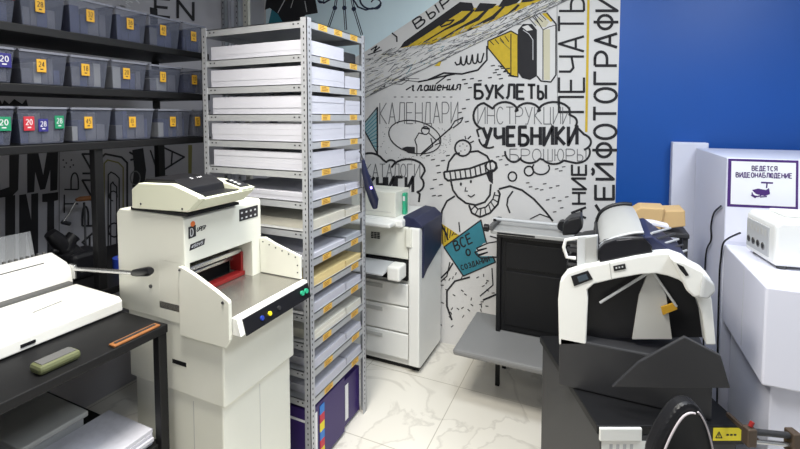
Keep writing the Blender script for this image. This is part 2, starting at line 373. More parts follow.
for i in range(5): K.line([(498+3*i, 66+2.4*i), (502+3*i, 66+2.4*i)], .9)
K.text('БУКЛЕТЫ', (475, 98.5), (71, .5), (0, -14), 2.6, gap=.35)
K.text('КАЛЕНДАРИ', (380, 124), (78, -1), (0, -21), .8, 'ink_grey', gap=.3)
# columns of upright words
K.text('ПЕЧАТЬ', (584, 112), (0, -116), (-25, 0), 2.3, gap=.34)
K.text('ФОТОГРАФИ', (616, 157), (1.5, -160), (-22, 0), 2.8, gap=.32)
K.text('КЕЙ', (613.5, 219), (0, -55), (-18, 0), 2.9, gap=.32)
K.text('АНИЕ', (586, 218), (0, -54), (-14, 0), 2.3, gap=.34)
K.fill([(587.5, -20), (590, -20), (587.5, 132), (585, 132)], 'ink_yellow', 1.2)
K.line([(557, -10), (557.5, 105)], .5, 'ink_grey')
# thought cloud
cl = arc(485, 116, 11.5, 13, 100, 265, 10)+arc(505, 112, 13, 10, 200, 350, 8)+arc(528, 113, 12.5, 10, 190, 345, 8)+arc(554, 112, 16, 10, 185, 375, 12)+arc(571, 122, 6, 6, 300, 400, 5)+arc(577, 142, 14, 9, -60, 60, 9)
cl2 = arc(577, 152, 13, 11, -20, 110, 9)+arc(554, 152, 14, 12, 45, 140, 8)+arc(530, 151, 13, 12, 40, 140, 8)+arc(514, 151, 9, 11, 40, 180, 8)
cl3 = arc(489, 137, 10, 11, 170, 60, 8)
K.line(cl, 2.2); K.line(cl2, 2.0); K.line(cl3, 1.8); K.line([(479, 137), (477, 130), (482, 128)], 1.8)
K.text('ИНСТРУКЦИИ', (478, 124), (92, 0), (0, -17), .8, 'ink_grey', gap=.3)
K.text('УЧЕБНИКИ', (483, 145.5), (94, -1), (0, -18), 3.4, gap=.42)
K.text('БРОШЮРЫ', (510, 161), (76, 0), (0, -12), .8, 'ink_grey', gap=.3)
for x, y, r, ry in [(512.5, 176.5, 4.2, 4.6), (529, 171, 4.6, 4.8), (491, 166, 5, 5)]: K.line(arc(x, y, r, ry, 0, 360, 14), 1.6)
K.line(arc(541, 168, 8.5, 6.5, -30, 215, 12), 1.5); K.line([(488, 171), (489, 177), (493, 180)], 1.5)
for x, y in [(496, 157), (499, 160), (502, 156), (559, 171), (562, 167), (555, 169), (529, 187), (535, 189), (543, 184), (540, 190), (549, 188), (556, 186), (546, 200), (552, 198), (558, 201), (560, 208), (553, 212), (565, 197), (505, 165), (526, 183)]:
    K.line([(x, y), (x+3.5, y-.5)], .9)
# boy in the knitted hat
K.line(arc(463, 148, 8, 8, 0, 360, 16), 1.8)
for x, y in [(460, 146), (465, 150), (463, 144), (467, 146), (461, 151)]: K.dot(x, y, .6)
K.line([(468, 139), (471, 136)], 1.3); K.line([(470, 143), (474, 141)], 1.3); K.line([(465, 136), (466, 139)], 1)
K.line([(447, 172), (449, 162), (455, 154), (460, 153)], 1.9); K.line([(469, 152), (478, 151), (487, 156), (491, 163)], 1.9)
band = [(444, 172), (470, 168.5), (492, 160.5), (496, 163), (497, 168), (494, 171), (472, 177.5), (448, 180.5), (445, 178), (444, 172)]
K.fill(band, 'mural_base', 2); K.line(band, 2)
for i in range(9):
    t = (i+1)/10; x0 = 445+50*t; K.line([(x0, 172-9.5*t*t-2*t), (x0+1.2, 180-8.5*t*t-1.5*t)], 1.4)
K.fill([(485, 171), (493, 169), (493, 184), (489, 181), (487, 176)], 'ink', 2)
K.line([(451, 181), (453, 190), (458, 197), (466, 203), (476, 205), (485, 202), (490, 195), (491, 184)], 1.9)
K.dot(461, 184, 1.2, ry=1.8); K.dot(471, 181.5, 1.2, ry=1.8); K.line([(466, 187), (465, 191), (468, 191)], .9); K.line([(468, 195), (471, 197), (475, 194.5)], 1.2)
sc_o = [(469, 205), (472, 213), (480, 217), (490, 213), (498, 204), (500, 194), (498, 190)]; sc_i = [(474, 205), (478, 209), (486, 207), (493, 199), (495, 192)]
K.line(sc_o, 1.9); K.line(sc_i, 1.3)
for a, b in zip([(471, 210), (475, 215), (480, 217), (486, 215), (491, 212), (495, 208), (498, 202), (500, 196)], [(475, 206), (478, 209), (481, 209), (485, 208), (489, 205), (491, 202), (493, 199), (495, 195)]): K.line([a, b], 1.1)
K.line([(455, 196), (447, 201), (442, 211), (441, 224), (446, 233), (448, 240)], 1.8)
K.line([(459, 222), (460, 232)], 1.2); K.line([(499, 189), (510, 186), (522, 190), (534, 199), (546, 212), (553, 221)], 1.9); K.line([(513, 191), (508, 198), (507, 205), (510, 213)], 1.6)
K.line([(530, 219), (540, 214), (551, 218)], 1); K.line([(494, 227), (504, 229), (512, 236)], 1.4)
K.fill([(441, 223), (459, 235), (444, 247), (440, 240)], 'ink_yellow', 1.5)
for i in range(6): K.line([(442+3*i, 224+2*i), (443+2.2*i, 244-2*i)], .9)
K.fill([(444, 247), (481, 220), (486, 241), (495.5, 262), (463.5, 276)], 'ink_teal', 2); K.line([(444, 247), (481, 220), (486, 241), (495.5, 262), (463.5, 276), (444, 247)], 1.3, L=3)
K.text('ВСЁ', (456, 251), (17, -9), (-3, -9), 1.5, gap=.4); K.text('О', (467, 256), (5, -2), (-1.5, -6), 1.5); K.text('СОЗДАНИИ', (462, 270), (28, -9), (-1.5, -4.5), 1.0, gap=.5)
K.fill([(476, 250), (484, 243), (499, 241), (500, 256), (480, 256)], 'mural_base', 3.3)
for a in ([(500, 241), (488, 243), (477, 248), (478, 250), (487, 248)], [(487, 248), (475, 252), (477, 255), (488, 252)], [(488, 252), (478, 256), (481, 258), (498, 257)]): K.line(a, 1.3, L=4)
K.line([(490, 236), (497, 238), (502, 241)], 1.2); K.line([(441, 278), (449, 270), (453, 263)], 1.6); K.line([(450, 262), (447, 276), (438, 284)], 1.2)
K.line([(470, 277), (455, 281), (447, 291), (447, 306), (452, 320)], 1.8); K.line([(492, 268), (493, 285), (480, 296)], 1.2); K.line([(483, 300), (497, 294), (512, 296), (530, 292)], 1.8)
for i in range(46):
    x, y = random.uniform(437, 497), random.uniform(272, 335); a = random.uniform(0, PI)
    K.line([(x, y), (x+3*math.cos(a), y+3*math.sin(a))], .9)
# oval with the paddler
K.line([(415+26*math.cos(a)*1-6*math.sin(a)*.3, 137+16*math.sin(a)+5*math.cos(a)) for a in [2*PI*k/28 for k in range(29)]], 1.1)
K.fill([(402, 148), (407, 146.5), (415, 147), (415, 154), (408, 153)], 'ink', 2)
K.fill([(418, 132), (423, 128), (428, 130), (433, 137), (431, 146), (421, 156), (416, 155), (416, 142)], 'mural_base', 2)
K.line([(417, 156), (417, 146), (415, 140), (419, 133), (424, 134)], 1.1); K.line(arc(425.5, 130.5, 4, 4, 0, 360, 10), 1.1); K.line([(422, 128), (430, 129)], 1.5)
K.line([(429, 133), (434, 138), (437, 141)], 1.1); K.line([(420, 156), (433, 146), (431, 138)], 1.1); K.line([(421, 154), (452, 127)], 1.5)
K.line([(450, 129), (455, 121), (463, 117.5), (461, 122), (453, 128)], 1.2); K.line([(435, 145), (440, 143), (439, 139)], 1)
for i in range(120):
    a = random.uniform(0, 2*PI); r = random.uniform(1.08, 1.42); x, y = 414+27*r*math.cos(a), 138+17*r*math.sin(a)
    if y > 127: K.dot(x, y, .45, 'ink_grey', 1.5, n=5)
for x, y in [(458, 113), (462, 109), (465, 122), (436, 166), (441, 161), (446, 156), (437, 173), (433, 180), (439, 185), (430, 189), (432, 196), (438, 196), (426, 156), (431, 160), (466, 100)]: K.line([(x, y), (x+4, y-.8)], 1)
# hatched triangle, cloud of catalogues
K.fill([(362, 126), (377, 108), (377, 153)], 'ink_paleteal', 1.2)
for i in range(9): K.line([(363+1.2*i, 128+2.2*i), (377, 113+4.2*i)], .8, 'ink_teal', 2)
K.line([(377.5, 107), (377.5, 154)], 1.6); K.line([(362, 126), (377, 153)], 1.2); K.line([(362, 126), (377, 108)], 1)
K.line(arc(370, 166, 15, 13, 200, 330, 8)+arc(391, 166, 6, 6, 220, 320, 5)+arc(408, 171, 17, 12, 200, 360, 10)+arc(416, 184, 8, 8, -50, 80, 6)+[(420, 194), (419, 202)], 2)
K.text('КАТАЛОГИ', (366, 177), (54, 0), (0, -13), .8, 'ink_grey', gap=.3)
K.text('КНИГИ', (368, 192), (45, 0), (0, -15), 3, gap=.4)
mural = mu.build('mural_print', wall_back, kind='structure')

# ---- lettering on the left wall
ml = MB(); KL = Ink(ml, lambda x, y, L: onX(x, y, XW) + Vector((.0009*L, 0, 0)))
def slab(poly, L=2, m='ink'): KL.fill(poly, m, L)
slab([(-30, 152), (-2, 152), (-1, 178), (0, 190), (9, 187), (9, 152), (19, 152), (18, 190), (12, 196), (-30, 202)])
slab([(27, 152), (38, 152), (43, 175), (47, 151), (58, 151), (57, 190), (50, 191), (50, 170), (45, 189), (40, 190), (35, 172), (34, 192), (27, 193)])
slab([(5, 196), (15, 195), (15, 262), (5, 262)]); slab([(-25, 199), (-3, 197), (-2, 262), (-25, 262)])
slab([(19, 195), (26, 194), (31, 220), (31, 194), (38, 193), (38, 258), (31, 258), (26, 232), (26, 258), (19, 258)])
slab([(42, 194), (58, 192), (58, 200), (54, 201), (54, 255), (47, 255), (47, 202), (42, 202)])
slab([(58.5, 150), (59.5, 150), (59.5, 260), (58.5, 260)], m='ink_grey')
KL.text('ТЬ', (78, 213), (0, -42), (-14, 0), 1.5); KL.text('АРИИ', (93, 252), (0, -98), (-11, 0), 2.0, gap=.35)
for x, y in [(63, 160), (66, 163), (64, 167), (71, 160), (73, 165), (70, 167)]: KL.dot(x, y, .9)
for k, (x0, x1, y0) in enumerate([(101, 127, 154), (104, 123, 160), (108, 119, 172), (110.5, 116.5, 182)]):
    c = 4-k*.6
    KL.line([(x0, 262), (x0, y0+c), (x0+c, y0), (x1-c*1.4, y0+c*.8), (x1, y0+c*2.2), (x1, 262)], 1.4 if k else 2, 'ink' if k != 1 else 'ink_olive', 2)
KL.line(arc(114, 230, 6, 7, 0, 360, 12), 1.6); KL.line(arc(113, 196, 4, 5, 90, 400, 10), 1.2)
slab([(132, 150), (143, 148), (146, 170), (144, 186), (132, 187), (134, 168)]); KL.line([(129, 152), (139, 158), (130, 160)], 2)
KL.line(arc(135, 178, 5, 7, 0, 360, 10), 1.3, 'ink_grey', 3)
KL.line([(150, 150), (155, 165), (158, 184)], 1.6); KL.line([(160, 146), (184, 157), (160, 172)], 1.8); KL.line([(172, 151), (171, 166)], 1.6)
slab([(160, 175), (186, 176), (186, 179), (160, 179)]); slab([(188, 145), (192, 145), (191, 200), (188, 200)], m='ink_olive')
slab([(-40, 97), (0, 100), (2, 104), (4, 100), (9, 104), (14, 99), (22, 104), (26, 99), (28, 106), (-40, 106)])
KL.text('ЕN', (155, 16), (38, 4), (0, -18), 2.8, gap=.45); KL.line(arc(135, 0, 6, 9, 0, 360, 10), 2, 'left_wall')
for i in range(9): KL.line([(118+random.uniform(0, 18), random.uniform(-4, 6)), (122+random.uniform(0, 18), random.uniform(0, 10))], 1.2, 'stick_white')
ml.build('wall_lettering', wall_left, kind='structure')

# ================================================================== STEEL PAPER RACK
RX0, RX1, RY0, RY1 = -1.735, -1.125, 1.535, 2.035
rack = root('storage_rack', ((RX0+RX1)/2, (RY0+RY1)/2, 0), 'tall grey perforated steel rack with many shelves of paper', 'rack')
def corner_depth(): return (Vector((RX1, RY0, 0)) ).dot(F_)
ys = [23, 57, 87, 117, 145.5, 175, 206, 236, 265, 294, 321, 350, 379, 408]
zs = [onX(309, y, RX1).z for y in ys]
top_z = onX(309, 18, RX1).z + .003
for (cx, sx) in ((RX0, 1), (RX1, -1)):
    for (cy, sy) in ((RY0, 1), (RY1, -1)):
        p = MB(); w = .032; t = .003
        p.box((min(cx, cx+sx*w), min(cy, cy+sy*t), 0), (max(cx, cx+sx*w), max(cy, cy+sy*t), top_z), 'steel')
        p.box((min(cx, cx+sx*t), min(cy, cy+sy*w), 0), (max(cx, cx+sx*t), max(cy, cy+sy*w), top_z), 'steel')
        z = .05
        while z < top_z-.02:
            for dz in (0,):
                p.box((cx+sx*.014, cy-sy*.0006, z), (cx+sx*.019, cy+sy*.0006, z+.009), 'hole')
                p.box((cx-sx*.0006, cy+sy*.014, z), (cx+sx*.0006, cy+sy*.019, z+.009), 'hole')
            z += .025
        p.build('post', rack)
def stag(mb, y, z, X):    # yellow tag with printed lines on the right side of a shelf
    mb.box((X, y-.034, z-.012), (X+.0015, y+.034, z+.014), 'tag_yellow')
    for k in range(3): mb.box((X+.0015, y-.026, z-.007+k*.007), (X+.0019, y+random.uniform(.004, .026), z-.004+k*.007), 'tag_ink')
for i, z in enumerate(zs):
    sh = MB(); e = .0035
    sh.box((RX0+e, RY0+e, z+.010), (RX1-e, RY1-e, z+.014), 'steel_shelf')
    sh.box((RX0+e, RY0+e, z-.018), (RX1-e, RY0+e+.003, z+.014), 'steel_shelf'); sh.box((RX0+e, RY1-e-.003, z-.018), (RX1-e, RY1-e, z+.014), 'steel_shelf')
    sh.box((RX0+e, RY0+e, z-.018), (RX0+e+.003, RY1-e, z+.014), 'steel_shelf'); sh.box((RX1-e-.003, RY0+e, z-.018), (RX1-e, RY1-e, z+.014), 'steel_shelf')
    for (bx) in (RX1-.05, RX1-.075, RX0+.05, RX0+.075): sh.box((bx, RY0+e-.001, z-.004), (bx+.008, RY0+e+.001, z+.002), 'hole')
    s = sh.build('shelf', rack)
    for fy in ((.26, .52, .80) if i == 0 else (.30, .80)):
        tg = MB(); stag(tg, RY0+(RY1-RY0)*(fy-.02+random.uniform(-.01, .01)), z-.003, RX1-e); tg.build('shelf_tag', s)
cols = ['paper', 'paper', 'paper', 'paper', 'paper', 'paper', 'paper', 'paper_cream', 'paper', 'paper_yellow', 'paper', 'paper_warm', 'paper', 'paper', 'paper']
desc_f = [''] + ['topmost thick stack of white paper on the steel rack', 'thick front stack of white paper, second from the top of the rack', 'thick front stack of white paper, third from the top of the rack',
 'thick front stack of white paper, fourth from the top of the rack', 'lowest of the thick front stacks of white paper on the rack', 'thin front stack of white paper, right below the thick stacks',
 'thin front stack of cream paper on the rack above the grey sheets', 'thin white sheets at the front of the level holding grey sheets', 'yellow paper at the front of the rack', 'thin white sheets directly below the yellow paper, front pile',
 'front pile of warm white paper, two levels below the yellow paper', 'front pile three levels below the yellow paper', 'lowest front pile of paper on the rack shelves']
desc_r = [s.replace('front', 'rear') for s in desc_f]; desc_r[8] = 'dull grey sheets at the rear of a rack level'

def paper(lo, hi, m, label, group='paper stacks on the steel rack', ream=.02):
    b = MB(); z = lo[2]; n = max(2, int((hi[2]-lo[2])/ream)); dz = (hi[2]-lo[2])/n
    for k in range(n):
        j = lambda: random.uniform(-.0012, .0012)
        b.box((lo[0]+j(), lo[1]+j(), z+.0002), (hi[0]+j(), hi[1]+j(), z+dz), m); z += dz
    return b.build('paper_stack', label=label, cat='paper', group=group)
for i in range(1, 14):
    th = .078 if i < 6 else random.choice([.030, .036, .040])
    if i == 1: th = .062
    z = zs[i]+.0142; th = min(th, zs[i-1]-.024-z)
    ym = RY0+.32; jx = random.uniform(.0, .01)
    paper((RX0+.045+jx, RY0+.012+(.03 if i > 6 else 0), z), (RX1-.012, ym-.008, z+th*(.62 if i == 8 else 1)), cols[i], desc_f[i])
    if i == 1: continue
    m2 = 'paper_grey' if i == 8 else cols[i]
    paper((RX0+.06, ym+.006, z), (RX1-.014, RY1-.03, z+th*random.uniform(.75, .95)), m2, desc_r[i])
# grey package left on the top level
bx = MB(); bx.box((RX1-.20, RY0+.34, zs[1]+.0145), (RX1-.03, RY0+.46, zs[1]+.07), 'dark_grey', .008); bx.box((RX1-.17, RY0+.35, zs[1]+.07), (RX1-.06, RY0+.45, zs[1]+.073), 'paper_grey')
bx.build('flat_box', label='small dark grey box beside the topmost paper stack of the rack', cat='box')
# violet packs at the foot of the rack
def ream(lo, hi, label, cmyk):
    r = root('ream_box', ((lo[0]+hi[0])/2, (lo[1]+hi[1])/2, lo[2]), label, 'box', 'violet boxes at the foot of the rack')
    MB().box(lo, hi, 'indigo', .004).build('box_body', r)
    s = MB(); s.box((hi[0]+.0004, lo[1]+.02, lo[2]+.03), (hi[0]+.002, lo[1]+.05, hi[2]-.03), 'sign_white')
    K2 = face_ink(s, (lo[0]+.12, lo[1], lo[2]+.06), (1, 0, 0), (0, 0, 1), (0, -1, 0)); K2.line([(0, 0), (.05, .0), (.10, .07), (.16, .14)], .03, 'sign_white', 1); K2.line([(.22, .0), (.22, .14), (.30, .14)], .03, 'sign_white', 1)
    K2.line([(.02, .17), (.40, .17)], .012, 'sign_white', 1)
    n = 6; y0 = lo[1]+.07
    if cmyk:
        for k in range(n): s.box((hi[0]+.0004, y0, lo[2]+.02+k*(hi[2]-lo[2]-.04)/n), (hi[0]+.003, y0+.035, lo[2]+.02+(k+1)*(hi[2]-lo[2]-.04)/n), ['yellow', 'magenta', 'cyan'][k % 3])
    s.build('printed_marks', r)
ream((RX0+.06, RY0+.012, .015), (RX1-.012, RY0+.30, .30), 'violet box with white lettering and colour squares, front foot of the rack', True)
ream((RX0+.06, RY0+.31, .015), (RX1-.03, RY1-.02, .26), 'violet box behind the one with colour squares at the rack foot', False)
# handheld scanner hanging on the rack
hs = root('handheld_scanner', onX(363, 158, RX1+.02), 'slim dark blue handheld scanner hanging at the right of the rack', 'scanner')
pts = [onX(364+dx, y, RX1+.03) for dx, y in ((-1, 160), (1, 172), (5, 186), (10, 200), (11, 208))]
h = MB(); h.tube(pts, [.008, .017, .024, .026, .014], 'navy', 12); h.build('scanner_body', hs)
h = MB(); h.tube([pts[2]+Vector((.020, -.014, -.002)), pts[2]+Vector((.024, -.018, -.01))], .005, 'led', 8); h.build('status_light', hs)
h = MB(); h.tube([pts[0], pts[0]+Vector((-.01, 0, .03)), pts[0]+Vector((-.022, .0, .045))], .003, 'black_plastic', 6); h.build('hanging_loop', hs)
# upright perforated rails behind the rack
for k, (x, w, m, d) in enumerate([(213, 4, 'black_metal', 'black upright rail, leftmost of the rails behind the rack'), (218.5, 4.5, 'paper', 'white upright rail right beside the black rail behind the rack'), (224, 4.5, 'steel', 'grey steel rail between two white rails behind the rack'),
        (230.5, 5, 'paper', 'wider white upright rail in the middle of the rails'), (237.5, 4.5, 'steel', 'grey steel rail between the wide white rail and the perforated one'), (246, 7, 'paper_warm', 'white perforated upright rail, rightmost behind the rack')]):
    c = onY(x, 10, 2.45); hw = w*2.5/440/2
    r = MB(); r.box((c.x-hw, 2.44, 0), (c.x+hw, 2.443, 2.45), m); r.box((c.x-hw, 2.44, 0), (c.x-hw+.003, 2.47, 2.45), m); r.box((c.x+hw-.003, 2.44, 0), (c.x+hw, 2.47, 2.45), m)
    z = .03
    while z < 2.44:
        if k != 3: r.box((c.x-.003, 2.439, z), (c.x+.003, 2.441, z+.012), 'hole')
        z += .04
    r.build('shelf_rail', label=d, cat='rail', group='upright rails behind the rack')

# ================================================================== SHELVES WITH TUBS (left)
SX = -1.90
bs = root('bin_shelving', (SX-.18, .9, 0), 'black shelving carrying three rows of clear plastic tubs over the table', 'shelving')
SY0, SY1 = -.35, 1.72
rows = [1.935, 1.722, 1.500]
for z in rows:
    MB().box((SX-.36, SY0, z-.034), (SX+.012, SY1, z-.003), 'black_metal', .003).build('shelf', bs)
for (px_, y0, y1) in ((SX-.018, 1.13, 1.165), (SX-.34, 1.66, 1.70), (SX-.34, -.33, -.29), (SX-.018, -.33, -.29)):
    MB().box((px_-.018, y0, .8705), (px_+.018, y1, 1.47), 'black_metal', .003).build('post', bs)
for y0 in (1.66, -.33): MB().box((SX-.358, y0, 1.48), (SX-.35, y0+.04, 2.2), 'black_metal').build('upright', bs)
def Yat(x): r = ray(x, 110); return SX*r.y/r.x
def tub(x0, x1, z, h, label, tags, fill, mside='tub'):
    y0, y1 = Yat(x0)+.003, Yat(x1)-.003; hw = (y1-y0)/2; c = (y0+y1)/2; d = .30
    r = root('plastic_tub', (SX-d/2, c, z), label, 'tub', 'clear tubs on the black shelving')
    b = MB(); tp = .012
    out = [(SX-d+tp, -hw+tp), (SX-tp, -hw+tp), (SX-tp, hw-tp), (SX-d+tp, hw-tp)]; top = [(SX-d, -hw), (SX, -hw), (SX, hw), (SX-d, hw)]
    V = [(x, c+y, z) for x, y in out]+[(x, c+y, z+h) for x, y in top]
    Vi = [(x+(.002 if x < SX-d/2 else -.002), c+y*(1-.002/hw), z+.002) for x, y in out]+[(x+(.002 if x < SX-d/2 else -.002), c+y*(1-.002/hw), z+h) for x, y in top]
    b.add(V, [(0, 3, 2, 1)]+[(k, (k+1) % 4, 4+(k+1) % 4, 4+k) for k in range(4)], mside)
    b.build('tub_wall', r)
    rim = MB(); e = .005
    for a, q in (((SX-d-e, c-hw-.002, z+h-.006), (SX+e, c-hw+.003, z+h)), ((SX-d-e, c+hw-.003, z+h-.006), (SX+e, c+hw+.002, z+h)), ((SX-.002, c-hw, z+h-.008), (SX+e, c+hw, z+h)), ((SX-d-e, c-hw, z+h-.006), (SX-d+.003, c+hw, z+h))):
        rim.box(a, q, 'tub_rim')
    rim.build('rim', r)
    ct = MB()
    rr = random.Random(int(x0*7+z*100))
    y = c-hw+.018
    while y < c+hw-.03:
        w = rr.uniform(.018, .045); w = min(w, c+hw-.016-y)
        ct.box((SX-d+.03, y, z+.004), (SX-.018-rr.uniform(0, .01), y+w-.002, z+h*rr.uniform(.45, .92)), rr.choice(fill), .002); y += w
    ct.build('contents', r)
    for (fx, wz, wy, fz, m, tx, mt) in tags:
        s = MB(); yy = y0+(y1-y0)*fx; zc = z+h*fz; X = SX+.003-(1-fz)*tp
        s.box((X-.002, yy-wy/2, zc-wz/2), (X+.001, yy+wy/2, zc+wz/2), m, .002)
        kk = face_ink(s, (X+.001, yy, zc), (0, 1, 0), (0, 0, 1), (1, 0, 0), .0004)
        kk.text(tx, (-wy*.30, -wz*.08 if wz > .04 else -wz*.2), (wy*.60, 0), (0, wz*.38), wy*.075, mt, 1, gap=.35)
        if wz > .04: kk.line([(-wy*.16, -wz*.27), (wy*.16, -wz*.27)], wz*.09, mt, 1)
        s.build('number_tag', r)
Yt = lambda f, t: (f, .048, .031, .56, 'stick_yellow', t, 'ink')
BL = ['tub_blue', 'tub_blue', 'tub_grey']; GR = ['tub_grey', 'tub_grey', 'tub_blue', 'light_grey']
W = 'stick_white'
z = rows[0]
for a in [(-36, 22.5, [(.82, .05, .045, .75, 'stick_red', '10', W)], BL, 'tub with a red 10 sticker at the left end of the top row'), (23, 70, [Yt(.44, '28')], BL, 'blue-filled tub tagged yellow 28 on the top row'),
          (71.5, 117.5, [Yt(.47, '32')], BL, 'tub tagged yellow 32 on the top row'), (118, 150, [Yt(.46, '36')], BL, 'tub tagged yellow 36 on the top row'),
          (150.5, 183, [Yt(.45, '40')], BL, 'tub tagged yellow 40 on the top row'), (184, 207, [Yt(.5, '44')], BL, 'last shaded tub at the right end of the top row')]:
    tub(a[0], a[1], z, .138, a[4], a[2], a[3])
z = rows[1]
for a in [(-40, 18, [(.80, .05, .042, .62, 'stick_navy', '20', W)], GR, 'tub with a navy 20 sticker, left end of the middle row'), (20, 70, [Yt(.45, '24')], GR, 'tub tagged yellow 24 on the middle row'),
          (70.5, 110.5, [Yt(.40, '18')], GR, 'tub tagged yellow 18 on the middle row'), (112, 148.5, [Yt(.42, '20')], GR, 'tub tagged yellow 20 on the middle row'),
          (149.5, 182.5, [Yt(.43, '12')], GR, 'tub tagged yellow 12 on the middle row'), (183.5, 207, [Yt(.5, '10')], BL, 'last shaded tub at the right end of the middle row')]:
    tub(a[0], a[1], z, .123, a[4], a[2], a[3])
z = rows[2]
for a in [(-44, 15, [(.80, .05, .042, .55, 'stick_green', '20', W)], GR, 'tub with one green 20 sticker, left end of the lowest row'),
          (16, 68, [(.22, .052, .034, .55, 'stick_red', '20', W), (.50, .048, .032, .5, 'stick_navy', '28', W), (.83, .05, .032, .58, 'stick_green', '28', W)], GR, 'tub with red, navy and green stickers in the lowest row'),
          (69.5, 112, [Yt(.42, '45')], GR, 'tub tagged yellow 45 on the lowest row'), (114, 154, [Yt(.44, '8')], GR, 'tub tagged yellow 8 on the lowest row'),
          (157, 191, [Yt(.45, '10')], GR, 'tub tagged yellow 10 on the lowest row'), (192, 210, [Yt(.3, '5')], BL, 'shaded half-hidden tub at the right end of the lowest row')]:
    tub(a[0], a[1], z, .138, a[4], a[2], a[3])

# ================================================================== BLACK WORK TABLE (left)
TZ, TX, TYE = .87, -1.375, 1.045
wt = root('work_table', (-1.95, .4, 0), 'black work table with an open lower shelf along the left wall', 'table')
MB().box((XW+.02, -.9, TZ-.03), (TX, TYE, TZ), 'black_metal', .003).build('tabletop', wt)
MB().box((XW+.02, -.9, .42), (TX-.02, TYE-.02, .445), 'black_metal', .003).build('lower_shelf', wt)
MB().box((XW+.02, -.9, .12), (TX-.02, TYE-.02, .14), 'black_metal', .003).build('lower_shelf', wt)
for x in (XW+.03, TX-.035):
    for y in (-.88, TYE-.035): MB().box((x, y, 0), (x+.032, y+.032, TZ-.03), 'black_metal', .003).build('leg', wt)
MB().box((XW+.02, TYE, TZ-.03), (SX+.012, 1.72, TZ), 'black_metal', .003).build('tabletop_return', wt)
# raised sill the shelf posts stand on
# items on the lower shelf
def pile(name, lo, hi, m, label, cat, n=4):
    b = MB(); z = lo[2]; dz = (hi[2]-lo[2])/n
    for k in range(n):
        j = lambda: random.uniform(-.006, .006); b.box((lo[0]+j(), lo[1]+j(), z+.0004), (hi[0]+j(), hi[1]+j(), z+dz), m, .001); z += dz
    return b.build(name, label=label, cat=cat)
b = MB(); b.box((-1.95, .74, .4455), (-1.68, .93, .515), 'light_grey', .005); b.box((-1.96, .73, .515), (-1.67, .94, .535), 'machine_grey', .004); b.build('lidded_box', label='grey lidded box on the lower shelf of the black table', cat='box')
pile('paper_stack', (-1.66, .76, .4455), (-1.41, 1.0, .50), 'paper', 'white paper pile at the front end of the lower shelf', 'paper')
pile('paper_stack', (-1.72, .52, .4455), (-1.42, .70, .475), 'paper', 'low white paper pile nearer the camera on the lower shelf', 'paper', 3)
b = MB(); b.box((-2.0, .58, .4455), (-1.78, .66, .475), 'indigo', .01); b.box((-1.98, .59, .475), (-1.80, .65, .478), 'sign_white'); b.build('flat_pack', label='narrow violet pack lying on the lower shelf', cat='box')
q0 = onZ(62, 366, TZ); b = MB(); b.box((q0.x-.05, q0.y-.06, TZ+.001), (q0.x+.01, q0.y+.05, TZ+.028), 'olive', .01); b.box((q0.x-.04, q0.y-.05, TZ+.028), (q0.x, q0.y+.04, TZ+.030), 'grey_rubber'); b.build('flat_case', label='olive green flat case near the front edge of the black table', cat='case')
b = MB(); b.box((-1.41, .86, TZ+.001), (-1.38, 1.02, TZ+.008), 'wood', .002); b.box((-1.40, .87, TZ+.008), (-1.39, 1.01, TZ+.010), 'ink'); b.build('wooden_ruler', label='thin brown ruler lying along the front edge of the black table', cat='ruler')

# ---- comb binding machine
bd = root('binding_machine', (-1.85, .6, TZ), 'white comb binding machine with a side lever on the black table', 'binding machine')
prof = [(-2.09, TZ+.006), (-2.09, 1.030), (-2.065, 1.038), (-1.965, 1.012), (-1.935, .990), (-1.925, .940), (-1.925, TZ+.006)]
b = MB(); b.prism(prof, None, 'y', .10, 1.045, 'offwhite', .004); b.build('housing', bd)
b = MB(); b.box((-1.925, .10, TZ+.045), (-1.895, 1.03, TZ+.075), 'grey_rubber', .004); b.build('feed_edge', bd)
b = MB(); b.prism([(-1.895, TZ+.006), (-1.895, TZ+.064), (-1.63, TZ+.058), (-1.612, TZ+.045), (-1.612, TZ+.006)], None, 'y', .10, 1.04, 'offwhite', .004)
K2 = face_ink(b, (-1.73, .72, TZ+.063), (0, 1, 0), (-1, 0, 0), (0, 0, 1)); K2.line([(.10, .02), (.20, .035)], .004, 'grey_rubber', 1)
b.build('paper_tray', bd)
for y in (.35, .72): b = MB(); b.box((-1.613, y, TZ+.018), (-1.609, y+.04, TZ+.028), 'black_plastic', .001); b.build('rubber_stop', bd)
b = MB()
for k in range(46): b.box((-2.078, .16+k*.019, 1.033), (-2.066, .168+k*.019, 1.044), 'grey_rubber')
b.build('punch_comb', bd)
b = MB(); b.box((-1.985, .62, 1.006), (-1.965, .645, 1.032), 'black_plastic', .004); b.build('slide_knob', bd)
b = MB(); b.box((-1.998, .55, 1.0165), (-1.994, .98, 1.0225), 'dark_grey'); b.build('slot', bd)
b = MB(); b.box((-1.955, 1.044, .945), (-1.915, 1.056, 1.005), 'chrome', .004); b.box((-1.965, 1.03, .965), (-1.955, 1.048, .985), 'grey_rubber', .002); b.build('lever_bracket', bd)
b = MB(); b.tube([(-1.93, 1.052, .985), (-1.55, 1.052, 1.025)], .0085, 'chrome', 12); b.build('lever_rod', bd)
b = MB(); b.tube([(-1.56, 1.052, 1.024), (-1.54, 1.050, 1.028), (-1.45, 1.03, 1.052), (-1.435, 1.03, 1.056)], [.012, .014, .017, .012], 'black_plastic', 14); b.build('lever_grip', bd)
